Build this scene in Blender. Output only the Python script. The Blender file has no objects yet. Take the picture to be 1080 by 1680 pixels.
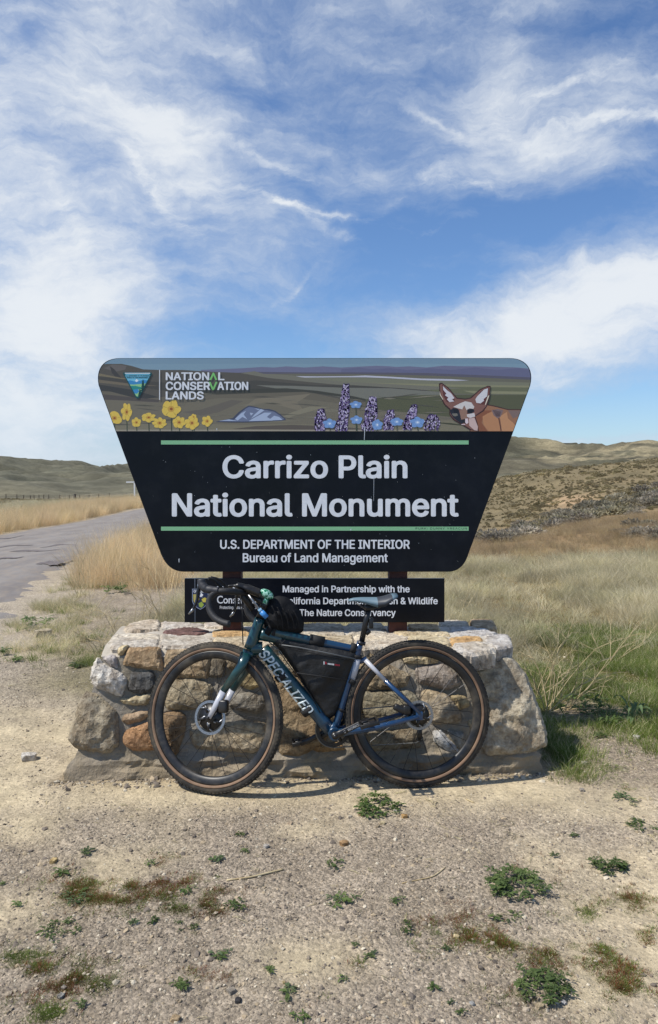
import bpy, bmesh, math, random, os
import numpy as np
from mathutils import Vector, Matrix, noise as mnoise
from mathutils.geometry import delaunay_2d_cdt
R = math.radians
rnd = random.Random(7)
np.random.seed(7)
scene = bpy.context.scene
COL = scene.collection

# ------------------------------------------------------------------ camera
F = 1260.0            # focal length in units of a 1080x1680 frame
HC = 1.49             # eye height
PITCH = math.atan(55 / F)
cam_data = bpy.data.cameras.new('camera')
cam = bpy.data.objects.new('camera', cam_data); COL.objects.link(cam)
cam_data.sensor_fit = 'VERTICAL'; cam_data.sensor_height = 24.0
cam_data.lens = 24.0 * F / 1680.0
cam_data.clip_start = 0.05; cam_data.clip_end = 12000
cam.location = (0, 0, HC); cam.rotation_euler = (R(90) - PITCH, 0, 0)
scene.camera = cam
FW = Vector((0, math.cos(PITCH), -math.sin(PITCH))); UP = Vector((0, math.sin(PITCH), math.cos(PITCH)))

def ray(px, py):
    return FW + Vector((1, 0, 0)) * ((px - 540) / F) + UP * ((840 - py) / F)
def at(px, py, Y):
    d = ray(px, py); return Vector((0, 0, HC)) + d * (Y / d.y)

# ------------------------------------------------------------------ light
SUN_AZ = R(197)      # direction towards the sun, measured from +X, counter-clockwise
SUN_EL = R(53)
sd = Vector((math.cos(SUN_EL) * math.cos(SUN_AZ), math.cos(SUN_EL) * math.sin(SUN_AZ), math.sin(SUN_EL)))
sl = bpy.data.lights.new('sun', 'SUN'); sl.energy = 4.0; sl.angle = R(1.0); sl.color = (1.0, 0.955, 0.88)
sun = bpy.data.objects.new('sun', sl); COL.objects.link(sun)
sun.rotation_euler = sd.to_track_quat('Z', 'Y').to_euler(); sun.location = (-6, -3, 8)
scene.view_settings.view_transform = 'Standard'; scene.view_settings.look = 'None'
scene.view_settings.exposure = 0.4; scene.view_settings.gamma = 1.0
scene.view_settings.use_curve_mapping = False

class NT:
    """tiny helper to write node trees"""
    def __init__(s, tree): s.t = tree; s.n = tree.nodes; s.l = tree.links
    def node(s, typ, **kw):
        n = s.n.new(typ)
        for k, v in kw.items():
            if k.startswith('i_'):
                key = k[2:]
                n.inputs[int(key) if key.isdigit() else key.replace('_', ' ')].default_value = v
            else: setattr(n, k, v)
        return n
    def link(s, a, b): s.l.new(a, b)
    def val(s, a, sock):
        if hasattr(a, 'is_output') or hasattr(a, 'links'): s.l.new(a, sock)
        else: sock.default_value = a
    def math(s, op, a, b=None, c=None, clamp=False):
        n = s.n.new('ShaderNodeMath'); n.operation = op; n.use_clamp = clamp
        s.val(a, n.inputs[0])
        if b is not None: s.val(b, n.inputs[1])
        if c is not None: s.val(c, n.inputs[2])
        return n.outputs[0]
    def mix(s, f, a, b, blend='MIX'):
        n = s.n.new('ShaderNodeMix'); n.data_type = 'RGBA'; n.blend_type = blend; n.clamp_factor = True
        s.val(f, n.inputs[0]); s.val(a, n.inputs[6]); s.val(b, n.inputs[7])
        return n.outputs[2]
    def noise(s, vec, scale, detail=4, rough=0.55, dist=0.0):
        n = s.n.new('ShaderNodeTexNoise'); n.inputs['Scale'].default_value = scale
        n.inputs['Detail'].default_value = detail; n.inputs['Roughness'].default_value = rough
        n.inputs['Distortion'].default_value = dist
        if vec is not None: s.l.new(vec, n.inputs['Vector'])
        return n.outputs['Fac']
    def ramp(s, f, lo, hi, a=0.0, b=1.0, smooth=True):
        n = s.n.new('ShaderNodeMapRange'); n.interpolation_type = 'SMOOTHSTEP' if smooth else 'LINEAR'
        s.val(f, n.inputs[0]); n.inputs[1].default_value = lo; n.inputs[2].default_value = hi
        n.inputs[3].default_value = a; n.inputs[4].default_value = b
        return n.outputs[0]

def lin(c):
    c = c / 255.0
    return c / 12.92 if c <= 0.04045 else ((c + 0.055) / 1.055) ** 2.4
def S(r, g, b, k=1.0): return (lin(r) * k, lin(g) * k, lin(b) * k, 1.0)

# world: physical sky with high cirrus, everything placed by compass direction
world = bpy.data.worlds.new('World'); scene.world = world; world.use_nodes = True
wt = world.node_tree; wt.nodes.clear(); W = NT(wt)
sky = W.node('ShaderNodeTexSky', sky_type='NISHITA', sun_disc=False, sun_elevation=SUN_EL,
             sun_rotation=math.atan2(sd.x, sd.y) % (2 * math.pi), altitude=700, air_density=1.15, dust_density=0.4, ozone_density=3.0)
tc = W.node('ShaderNodeTexCoord')
sep = W.node('ShaderNodeSeparateXYZ'); W.link(tc.outputs['Generated'], sep.inputs[0])
dx, dy, dz = sep.outputs
az = W.math('ARCTAN2', dx, dy); el = W.math('ARCSINE', dz)
ae = W.node('ShaderNodeCombineXYZ'); W.link(az, ae.inputs[0]); W.link(el, ae.inputs[1])
# warp the angular coordinates a little so that no edge is smooth
wn = W.node('ShaderNodeTexNoise'); wn.inputs['Scale'].default_value = 3.6; wn.inputs['Detail'].default_value = 8; wn.inputs['Roughness'].default_value = .6
W.link(ae.outputs[0], wn.inputs['Vector'])
wv = W.node('ShaderNodeVectorMath', operation='MULTIPLY_ADD'); W.link(wn.outputs['Color'], wv.inputs[0])
wv.inputs[1].default_value = (0.13, 0.13, 0); wv.inputs[2].default_value = (-0.065, -0.065, 0)
wa = W.node('ShaderNodeVectorMath', operation='ADD'); W.link(ae.outputs[0], wa.inputs[0]); W.link(wv.outputs[0], wa.inputs[1])
WARP = wa.outputs[0]
def azel(px, py):
    d = ray(px, py).normalized(); return math.atan2(d.x, d.y), math.asin(d.z)
def blob(px, py, rx, ry, ang, wgt, vec=None, base=None):
    a, e = azel(px, py)
    m = W.node('ShaderNodeMapping', vector_type='TEXTURE')
    W.link(vec or WARP, m.inputs['Vector'])
    m.inputs['Location'].default_value = (a, e, 0); m.inputs['Rotation'].default_value = (0, 0, R(ang))
    m.inputs['Scale'].default_value = (rx / F, ry / F, 1)
    L = W.node('ShaderNodeVectorMath', operation='DOT_PRODUCT'); W.link(m.outputs[0], L.inputs[0]); W.link(m.outputs[0], L.inputs[1])
    g = W.math('MULTIPLY', W.math('EXPONENT', W.math('MULTIPLY', L.outputs['Value'], -1.0)), wgt)
    return g if base is None else W.math('ADD', base, g)
cov = W.ramp(el, 0.0, 1.2, 0.30, 0.46)
for b in [(60, 130, 250, 190, 0, .30), (60, 330, 220, 110, 0, .28), (150, 500, 300, 85, 6, .50), (30, 650, 190, 120, 0, .62),
          (230, 120, 150, 150, 0, .16), (330, 300, 190, 50, -32, .32), (960, 160, 230, 60, -4, .36), (930, 260, 150, 35, -12, .34),
          (790, 140, 60, 110, -40, .14), (900, 545, 420, 62, 14, .66), (1000, 470, 200, 60, 10, .30), (1000, 600, 200, 40, 14, .30),
          (700, 530, 200, 35, 8, .22), (950, 724, 200, 10, 2, .42), (640, 40, 300, 70, 0, .18), (600, 280, 260, 50, -8, .26),
          (610, 440, 180, 70, 0, -.28), (420, 555, 190, 45, 0, -.34), (860, 370, 190, 40, 0, -.26), (620, 130, 170, 60, 0, -.06),
          (1020, 665, 170, 28, 8, -.62), (60, 750, 240, 40, 0, .30), (880, 60, 140, 60, 0, -.10), (1000, 340, 120, 30, 0, -.12)]:
    cov = blob(*b, base=cov)
# thin strands
strand = blob(600, 372, 150, 7, -9, .42)
for b in [(460, 345, 90, 8, -24, .32), (730, 382, 60, 6, 18, .34), (700, 190, 60, 6, -20, .2), (480, 470, 50, 4, 35, .22),
          (760, 300, 80, 14, -12, .24), (1000, 205, 150, 12, -4, .3), (900, 150, 110, 10, 14, .24), (240, 310, 70, 12, -40, .24),
          (430, 262, 80, 9, -20, .2), (650, 330, 60, 8, 40, .16), (560, 400, 60, 9, -18, .2), (100, 350, 60, 9, -55, .14)]:
    strand = blob(*b, base=strand)
# streaky noise, drawn out along the wind
mp = W.node('ShaderNodeMapping'); mp.inputs['Rotation'].default_value = (0, 0, R(24)); mp.inputs['Scale'].default_value = (2.2, 6.5, 1)
W.link(WARP, mp.inputs['Vector'])
n1 = W.noise(mp.outputs[0], 2.2, 10, 0.62, 0.15)
mp2 = W.node('ShaderNodeMapping'); mp2.inputs['Rotation'].default_value = (0, 0, R(-28)); mp2.inputs['Scale'].default_value = (3.0, 8.0, 1)
W.link(WARP, mp2.inputs['Vector'])
n2 = W.noise(mp2.outputs[0], 3.4, 10, 0.68, 0.1)
n3 = W.noise(WARP, 6.0, 10, 0.62, 0.1)
nn = W.math('ADD', W.math('MULTIPLY', W.math('SUBTRACT', n1, .5), .95), W.math('MULTIPLY', W.math('SUBTRACT', n2, .5), .85))
nn = W.math('ADD', nn, W.math('MULTIPLY', W.math('SUBTRACT', n3, .5), .55))
dens = W.math('ADD', W.math('ADD', cov, nn), W.math('MULTIPLY', strand, W.ramp(n2, .3, .65, .2, 1.05)))
mask = W.ramp(dens, 0.12, 1.08, 0.0, 0.93)
# clouds low over the horizon are duller and bluer than the ones overhead
ccol = W.mix(W.ramp(dens, .4, 1.15), (4.7, 5.45, 6.6, 1), (7.3, 7.6, 7.9, 1))
skyc = W.mix(1.0, sky.outputs[0], (0.78, 0.95, 1.17, 1), 'MULTIPLY')
col = W.mix(mask, skyc, ccol)
hz = W.ramp(el, 0.0, 0.16, 0.35, 0.0)
col = W.mix(hz, col, (4.3, 5.6, 7.2, 1))
bg = W.node('ShaderNodeBackground'); bg.inputs['Strength'].default_value = 0.088
W.link(col, bg.inputs['Color'])
wo = W.node('ShaderNodeOutputWorld'); W.link(bg.outputs[0], wo.inputs['Surface'])

# ------------------------------------------------------------------ materials
def mk(name, c1, c2=None, scale=8.0, rough=0.8, bump=0.0, bscale=60.0, metal=0.0, detail=5, objcol=False, rand=0.0,
       coat=0.0, dirt=None, dirt_amt=0.0, trans=0.0, stretch=None, spec=0.5, bdist=0.004):
    m = bpy.data.materials.new(name); m.use_nodes = True
    t = NT(m.node_tree); b = m.node_tree.nodes['Principled BSDF']
    co = t.node('ShaderNodeTexCoord').outputs['Object']
    if stretch:
        mpn = t.node('ShaderNodeMapping'); mpn.inputs['Scale'].default_value = stretch; t.link(co, mpn.inputs['Vector']); co = mpn.outputs[0]
    oi = t.node('ShaderNodeObjectInfo')
    base = oi.outputs['Color'] if objcol else c1
    if c2 is not None:
        f = t.ramp(t.noise(co, scale, detail, 0.6, 0.2), 0.32, 0.68)
        base = t.mix(f, base, t.mix(1.0, base, c2, 'MULTIPLY') if objcol else c2)
    if rand:
        base = t.mix(1.0, base, t.ramp(oi.outputs['Random'], 0, 1, 1 - rand, 1 + rand, False), 'MULTIPLY')
    if dirt:
        f = t.ramp(t.noise(co, 9.0, 6, 0.65), 0.42, 0.75, 0, dirt_amt)
        base = t.mix(f, base, dirt)
    if isinstance(base, tuple): b.inputs['Base Color'].default_value = base
    else: t.link(base, b.inputs['Base Color'])
    b.inputs['Roughness'].default_value = rough; b.inputs['Metallic'].default_value = metal
    b.inputs['Specular IOR Level'].default_value = spec
    if coat: b.inputs['Coat Weight'].default_value = coat; b.inputs['Coat Roughness'].default_value = 0.15
    if bump:
        bn = t.node('ShaderNodeBump'); bn.inputs['Strength'].default_value = bump; bn.inputs['Distance'].default_value = bdist
        t.link(t.noise(co, bscale, 6, 0.65), bn.inputs['Height']); t.link(bn.outputs[0], b.inputs['Normal'])
    if trans:
        tr = t.node('ShaderNodeBsdfTranslucent'); mx = t.node('ShaderNodeMixShader'); mx.inputs[0].default_value = trans
        out = m.node_tree.nodes['Material Output']
        if isinstance(base, tuple): tr.inputs[0].default_value = base
        else: t.link(base, tr.inputs[0])
        t.link(b.outputs[0], mx.inputs[1]); t.link(tr.outputs[0], mx.inputs[2]); t.link(mx.outputs[0], out.inputs[0])
    return m

# ------------------------------------------------------------------ objects
def tag(o, label=None, cat=None, group=None, kind=None):
    if label: o['label'] = label
    if cat: o['category'] = cat
    if group: o['group'] = group
    if kind: o['kind'] = kind
    return o
def empty(name, loc, label, cat, group=None):
    o = bpy.data.objects.new(name, None); o.empty_display_size = 0.1; COL.objects.link(o); o.location = loc
    o['_o'] = 1; del o['_o']
    return tag(o, label, cat, group)
def root_loc(p):
    while p is not None and p.parent is not None: p = p.parent
    return Vector(p.location) if p is not None else Vector((0, 0, 0))

class MB:
    """collects shapes in world coordinates"""
    def __init__(s): s.v = []; s.f = []; s.m = []; s.s = []
    def add(s, vs, fs, mi=0, smooth=False):
        o = len(s.v); s.v.extend(vs); s.f.extend([tuple(i + o for i in f) for f in fs]); s.m.extend([mi] * len(fs)); s.s.extend([smooth] * len(fs))
        return s
    def box(s, c, h, M=None, mi=0):
        c = Vector(c); vs = []
        for sx in (-1, 1):
            for sy in (-1, 1):
                for sz in (-1, 1):
                    p = Vector((sx * h[0], sy * h[1], sz * h[2])); vs.append(c + (M @ p if M else p))
        return s.add(vs, [(0, 1, 3, 2), (4, 6, 7, 5), (0, 4, 5, 1), (2, 3, 7, 6), (0, 2, 6, 4), (1, 5, 7, 3)], mi)
    def bbox(s, c, h, bev=0.2, M=None, mi=0):
        """box with chamfered edges; bev as fraction of the smallest half size"""
        bm = bmesh.new(); bmesh.ops.create_cube(bm, size=2)
        for v in bm.verts: v.co = Vector((v.co.x * h[0], v.co.y * h[1], v.co.z * h[2]))
        bmesh.ops.bevel(bm, geom=bm.edges[:], offset=min(h) * bev, segments=2, affect='EDGES', profile=0.5)
        bm.verts.ensure_lookup_table()
        c = Vector(c)
        s.add([c + (M @ v.co if M else v.co) for v in bm.verts], [[v.index for v in f.verts] for f in bm.faces], mi, True); bm.free()
        return s
    def tube(s, pts, rad, seg=10, mi=0, cap=True, flat=None, closed=False):
        """rad: number or list; flat=(axis vector, factor): squash along an axis"""
        pts = [Vector(p) for p in pts]; n = len(pts)
        if not hasattr(rad, '__len__'): rad = [rad] * n
        vs = []; prev = None
        for i, p in enumerate(pts):
            if closed: d = (pts[(i + 1) % n] - pts[i - 1]).normalized()
            else: d = (pts[min(i + 1, n - 1)] - pts[max(i - 1, 0)]).normalized()
            if prev is None:
                a = Vector((0, 0, 1)) if abs(d.z) < 0.9 else Vector((1, 0, 0)); x = d.cross(a).normalized()
            else: x = (prev - d * prev.dot(d)).normalized()
            prev = x; y = d.cross(x)
            for k in range(seg):
                t = 2 * math.pi * k / seg; o = (x * math.cos(t) + y * math.sin(t)) * rad[i]
                if flat: ax = flat[0]; o = o + ax * (o.dot(ax) * (flat[1] - 1))
                vs.append(p + o)
        fs = []
        for i in range(n if closed else n - 1):
            for k in range(seg):
                a = i * seg + k; b = i * seg + (k + 1) % seg; j = (i + 1) % n
                fs.append((a, b, j * seg + (k + 1) % seg, j * seg + k))
        s.add(vs, fs, mi, True)
        if cap and not closed:
            o = len(s.v) - len(vs)
            s.f.append(tuple(o + k for k in range(seg))[::-1]); s.m.append(mi); s.s.append(False)
            s.f.append(tuple(o + (n - 1) * seg + k for k in range(seg))); s.m.append(mi); s.s.append(False)
        return s
    def lathe(s, prof, c, axis, xd, seg=48, mi=0, closed=True, smooth=True):
        """prof: list of (radius, along-axis)"""
        c = Vector(c); axis = Vector(axis).normalized(); x = Vector(xd).normalized(); y = axis.cross(x)
        vs = []; n = len(prof)
        for k in range(seg):
            t = 2 * math.pi * k / seg; d = x * math.cos(t) + y * math.sin(t)
            for r, h in prof: vs.append(c + d * r + axis * h)
        fs = []
        for k in range(seg):
            k2 = (k + 1) % seg
            for i in range(n if closed else n - 1):
                j = (i + 1) % n; fs.append((k * n + i, k2 * n + i, k2 * n + j, k * n + j))
        return s.add(vs, fs, mi, smooth)
    def build(s, name, mats, parent=None, color=None, wn=False):
        if not isinstance(mats, (list, tuple)): mats = [mats]
        o0 = root_loc(parent)
        me = bpy.data.meshes.new(name)
        me.from_pydata([tuple(Vector(v) - o0) for v in s.v], [], s.f)
        for m in mats: me.materials.append(m)
        me.polygons.foreach_set('material_index', s.m); me.polygons.foreach_set('use_smooth', s.s)
        me.update()
        ob = bpy.data.objects.new(name, me); COL.objects.link(ob)
        if parent is not None: ob.parent = parent
        if color is not None: ob.color = color
        return ob

# ------------------------------------------------------------------ numpy noise and terrain
_tab = np.random.RandomState(3).rand(256, 256)
def vnoise(x, y):
    xi = np.floor(x).astype(int); yi = np.floor(y).astype(int); fx = x - xi; fy = y - yi
    fx = fx * fx * (3 - 2 * fx); fy = fy * fy * (3 - 2 * fy)
    g = lambda a, b: _tab[a % 256, b % 256]
    return (g(xi, yi) * (1 - fx) + g(xi + 1, yi) * fx) * (1 - fy) + (g(xi, yi + 1) * (1 - fx) + g(xi + 1, yi + 1) * fx) * fy
def fbm(x, y, oct=5, lac=2.03, gain=0.5):
    s = 0; a = 1; t = 0
    for i in range(oct):
        s = s + a * vnoise(x + 17.3 * i, y + 9.1 * i); t += a; a *= gain; x = x * lac; y = y * lac
    return s / t

PXC = np.array([-1600, -600, 0, 60, 130, 185, 215, 300, 400, 540, 700, 800, 840, 870, 900, 935, 980, 1000, 1020, 1050, 1080, 1200, 1700, 2700.])
def rows(spec):  # spec: {px: row}
    k = sorted(spec); return np.interp(PXC, k, [spec[i] for i in k])
CTRL = [  # depth, picture row of the ground there at each azimuth (None = level ground)
    (9, None),
    (14, {-1600: 919, 700: 919, 800: 918, 900: 914, 1080: 908, 1700: 895}),
    (20, {-1600: 879, 540: 879, 700: 884, 800: 894, 900: 884, 1080: 872, 1700: 840}),
    (27, {-1600: 855, 540: 858, 700: 880, 800: 893, 900: 876, 1000: 862, 1080: 852, 1700: 810}),
    (38, {-1600: 834, 0: 837, 215: 835, 400: 845, 700: 872, 800: 880, 900: 860, 1000: 846, 1080: 838, 1700: 790}),
    (60, {-1600: 822, 0: 830, 215: 822, 400: 830, 700: 850, 819: 852, 885: 832, 958: 812, 1008: 803, 1080: 795, 1700: 765}),
    (110, {-1600: 812, 0: 824, 130: 824, 215: 818, 400: 810, 700: 800, 819: 789, 885: 777, 958: 769, 1008: 763, 1080: 756, 1700: 735}),
    (180, {-1600: 800, 0: 816, 130: 816, 215: 812, 400: 806, 700: 800, 819: 796, 1080: 775, 1700: 750}),
    (300, {-1600: 800, 0: 806, 130: 808, 215: 806, 400: 802, 700: 793, 819: 790, 1080: 785, 1700: 760}),
    (600, {-1600: 770, 0: 785, 130: 788, 215: 790, 400: 785, 700: 772, 819: 764, 1080: 762, 1700: 750}),
    (1000, {-1600: 735, -600: 742, 0: 757, 30: 760, 60: 762, 130: 762, 185: 768, 215: 768, 300: 762, 400: 750, 540: 740, 700: 735, 840: 724, 870: 725,
            900: 729, 935: 734, 980: 735, 1000: 738, 1020: 734, 1050: 731, 1080: 733, 1200: 728, 1700: 735, 2700: 740}),
    (1700, {-1600: 765, 0: 778, 215: 778, 540: 760, 840: 750, 1080: 752, 2700: 760}),
    (4000, {-1600: 781, 2700: 781})]
_LY = np.log(np.array([c[0] for c in CTRL], float))
_Z = []
for Y, spec in CTRL:
    _Z.append(np.zeros(len(PXC)) if spec is None else HC - (rows(spec) - 785) * Y / F)
_Z = np.array(_Z)
def smooth(x, a, b): t = np.clip((x - a) / (b - a), 0, 1); return t * t * (3 - 2 * t)
def road_far(y): return np.interp(y, [3, 12, 20.2, 40, 80, 220, 320], [-8.1, -8.35, -8.65, -9.5, -11, -15, -8.])
def road_near(y): return np.interp(y, [3, 8.7, 15.6, 23.5, 40, 80, 220, 320], [-3.0, -3.75, -4.8, -5.4, -6.0, -7.6, -11.5, -4.])
def road_mask(x, y): return smooth(x - road_far(y), -1.2, -.2) * smooth(road_near(y) - x, -1.4, -.3) * smooth(330 - y, 0, 10)
def zt(x, y):
    x = np.asarray(x, float); y = np.asarray(y, float)
    ys = np.maximum(y, 1.0); px = np.clip(x / ys * F + 540, PXC[0], PXC[-1]); ly = np.clip(np.log(ys), _LY[0], _LY[-1])
    i = np.clip(np.searchsorted(_LY, ly) - 1, 0, len(_LY) - 2); t = (ly - _LY[i]) / (_LY[i + 1] - _LY[i]); t = t * t * (3 - 2 * t)
    j = np.clip(np.searchsorted(PXC, px) - 1, 0, len(PXC) - 2); u = (px - PXC[j]) / (PXC[j + 1] - PXC[j]); u = u * u * (3 - 2 * u)
    z = (_Z[i, j] * (1 - u) + _Z[i, j + 1] * u) * (1 - t) + (_Z[i + 1, j] * (1 - u) + _Z[i + 1, j + 1] * u) * t
    mid = np.clip((y - 8) / 30, 0, 1)
    onroad = road_mask(x, y)
    z = z + (fbm(x * .35, y * .35, 3) - .5) * (0.05 + .25 * mid) * (1 - onroad) * np.clip(1 - np.exp(-(x / 1.25) ** 4 - ((y - 3.7) / .6) ** 2), 0, 1)
    far = np.clip((y - 110) / 500, 0, 1)
    rid = 1 - np.abs(2 * fbm(x / 95 + 5, y / 130, 5) - 1)
    z = z + far * (rid - .75) * 26 + far * (fbm(x / 22, y / 30, 4) - .5) * 4
    m2 = np.clip((y - 40) / 40, 0, 1) * (1 - far) * np.clip((x - 6) / 20, 0, 1)
    z = z + m2 * (1 - np.abs(2 * fbm(x / 14 + 2, y / 20, 4) - 1) - .7) * 1.6
    near = np.clip(1 - (y - 6) / 8, 0, 1)
    calm = np.clip(1 - np.exp(-(x / 1.25) ** 4 - ((y - 3.7) / .42) ** 2), 0, 1); near = near * calm
    z = z + near * (1 - onroad) * ((fbm(x * 2.1, y * 2.1, 4) - .5) * .035 + (fbm(x * 11, y * 11, 3) - .5) * .012)
    return z
def zz(x, y): return float(zt(np.array([x]), np.array([y]))[0])
def gpv(px, py):
    px = np.asarray(px, float); py = np.asarray(py, float); cx = (px - 540) / F; cy = (840 - py) / F
    dx_ = cx; dy_ = math.cos(PITCH) + math.sin(PITCH) * cy; dz_ = -math.sin(PITCH) + math.cos(PITCH) * cy; z = np.zeros_like(px)
    for _ in range(4): t = (z - HC) / dz_; z = zt(dx_ * t, dy_ * t)
    return np.stack([dx_ * t, dy_ * t, z], -1)
def gp(px, py):
    d = ray(px, py); z = 0.0; p = None
    for _ in range(6):
        t = (z - HC) / d.z; p = Vector((0, 0, HC)) + d * t; z = zz(p.x, p.y)
    p.z = z; return p

# ------------------------------------------------------------------ ground sheet
def mixc(c, m, col): return c * (1 - m[..., None]) + np.array(col[:3]) * m[..., None]
K = 0.84
def ground_color(x, y):
    n1 = fbm(x * .9 + 3, y * .9, 5); n2 = fbm(x * 3.1, y * 3.1 + 7, 5); n3 = fbm(x * .12 + 9, y * .12, 4); n4 = fbm(x * 9 + 3, y * 9, 4)
    ys = np.maximum(y, .5); px = x / ys * F + 540
    c = np.zeros(x.shape + (3,)) + np.array(S(168, 154, 135, K)[:3])
    c = mixc(c, smooth(n2, .45, .62) * .5, S(148, 134, 114, K))
    sand = smooth(y, 3.15, 3.55) * (1 - smooth(y, 4.3, 5.2)) * (1 - smooth(x, 1.0, 1.5)) * .9
    sand = np.maximum(sand, (1 - smooth(x, -1.1, -.7)) * smooth(y, 3.2, 3.7) * (1 - smooth(y, 4.4, 6.2)) * .8)
    sand = np.maximum(sand, smooth(n1, .52, .66) * .55)
    for bx, by, r in [(-.12, 3.2, .22), (.55, 3.45, .5), (.3, 3.5, .35), (1.2, 3.45, .45), (-1.3, 3.7, .5), (.9, 2.55, .3), (-.1, 2.3, .2), (-1.2, 2.6, .2)]:
        sand = np.maximum(sand, np.exp(-((x - bx) ** 2 + ((y - by) * 1.6) ** 2) / r ** 2) * .8)
    sand = np.clip(sand + (n2 - .5) * 1.5 * np.clip(sand * 3, 0, 1), 0, 1)
    c = mixc(c, sand, S(207, 190, 157, K))
    c = mixc(c, smooth(n4, .55, .7) * .25, S(140, 125, 105, K))
    # browner, darker ground along the wall foot
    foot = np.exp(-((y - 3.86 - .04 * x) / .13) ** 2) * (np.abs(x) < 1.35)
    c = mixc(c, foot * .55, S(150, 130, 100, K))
    # litter and soil right of the wall, then grass roots
    m = smooth(x, .95, 1.35) * smooth(y, 3.3, 3.9) * (1 - smooth(y, 4.6, 5.2)); c = mixc(c, m * .75, S(158, 143, 122, K))
    m = smooth(x, -1.9, -1.2) * smooth(y, 4.75, 5.4); c = mixc(c, m, S(96, 92, 50, K))
    m = smooth(y, 6.2, 9.5) * smooth(x, -1.9, -1.2); c = mixc(c, m, S(138, 122, 86, K))
    m = smooth(x, -2.6, -1.8) * smooth(y, 5.0, 5.6) * (1 - smooth(x, -1.5, -1.1)) * (1 - smooth(y, 8, 9)); c = mixc(c, m * .6, S(110, 105, 66, K))
    # field left of the road, shoulder by the road
    c = mixc(c, smooth(y, 9, 14) * smooth(-x, 3, 4), S(168, 148, 116, K))
    m = smooth(road_near(y) - x, -1.4, -.2) * (y > 5); c = mixc(c, m * .8, S(178, 165, 145, K))
    m = smooth(road_far(y) - x, .1, .7) * (y > 5); c = mixc(c, m, S(150, 132, 88, K))
    m = smooth(road_far(y) - x, 3, 7) * (y > 5); c = mixc(c, m, S(134, 120, 92, K))
    # the golden field to the right
    m = smooth(y, 12, 19) * smooth(px, 560, 700); c = mixc(c, m, S(160, 134, 98, K))
    c = mixc(c, m * smooth(n3, .5, .62) * .55, S(128, 112, 84, K))
    # brown hillside
    m = smooth(y, 34, 46) * smooth(px, 520, 740); c = mixc(c, m, S(138, 124, 94, K * .88))
    c = mixc(c, m * smooth(fbm(x * .5, y * .25, 5), .5, .66) * .6, S(112, 102, 76, K * .9))
    c = mixc(c, m * smooth(fbm(x * .16 + 40, y * .07, 4), .55, .66) * .45, S(150, 132, 100, K * .85))
    cut = np.exp(-(((px - 925 + (y - 58) * 2.2) / 34) ** 2 + ((y - 56) / 9) ** 2)) * smooth(y, 40, 46)
    cut = np.clip(cut * (1.2 + (fbm(x * 1.2, y * .3, 4) - .5) * 3), 0, 1)
    c = mixc(c, cut, S(178, 150, 116, K))
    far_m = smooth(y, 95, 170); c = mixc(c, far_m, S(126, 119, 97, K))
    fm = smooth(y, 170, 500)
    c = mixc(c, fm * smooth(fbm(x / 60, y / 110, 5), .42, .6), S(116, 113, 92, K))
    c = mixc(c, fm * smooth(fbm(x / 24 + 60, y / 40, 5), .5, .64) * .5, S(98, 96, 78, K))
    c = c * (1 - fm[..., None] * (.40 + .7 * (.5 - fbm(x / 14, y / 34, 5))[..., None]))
    tan = fm * smooth(fbm(x / 45 + 20, y / 60 + 3, 5), .5, .6) * smooth(px, 860, 930)
    for bp_, bw in [(905, 40), (1040, 60), (1000, 30)]: tan = np.maximum(tan, fm * np.exp(-((px - bp_) / bw) ** 2) * smooth(fbm(x / 26, y / 40 + 30, 5), .42, .56) * smooth(y, 450, 700))
    c = mixc(c, tan * .6, S(178, 164, 130, K))
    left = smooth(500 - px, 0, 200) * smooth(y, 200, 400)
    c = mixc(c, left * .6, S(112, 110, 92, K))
    return np.clip(c, 0, 1), sand

NA, q = 440, 1.0135
ysr = [0.8]
while ysr[-1] < 6000: ysr.append(ysr[-1] * q)
ysr = np.array(ysr); aa = np.linspace(-1.45, 1.45, NA)
GX = (aa[None, :] * ysr[:, None]); GY = (ysr[:, None] - 2.0) + 0 * aa[None, :]
GZ = zt(GX, GY)
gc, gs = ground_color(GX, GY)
nr = len(ysr)
me = bpy.data.meshes.new('ground')
idx = np.arange(nr * NA).reshape(nr, NA)
quads = np.stack([idx[:-1, :-1], idx[:-1, 1:], idx[1:, 1:], idx[1:, :-1]], -1).reshape(-1, 4)
me.vertices.add(nr * NA); me.vertices.foreach_set('co', np.stack([GX, GY, GZ], -1).astype(np.float32).ravel())
me.loops.add(quads.size); me.loops.foreach_set('vertex_index', quads.astype(np.int32).ravel())
me.polygons.add(len(quads)); me.polygons.foreach_set('loop_start', np.arange(0, quads.size, 4, dtype=np.int32))
me.polygons.foreach_set('loop_total', np.full(len(quads), 4, dtype=np.int32)); me.polygons.foreach_set('use_smooth', np.ones(len(quads), dtype=bool))
me.update(calc_edges=True)
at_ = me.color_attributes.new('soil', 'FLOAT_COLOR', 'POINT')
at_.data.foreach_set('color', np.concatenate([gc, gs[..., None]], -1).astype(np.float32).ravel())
ground = bpy.data.objects.new('ground', me); COL.objects.link(ground); tag(ground, kind='structure')

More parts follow.
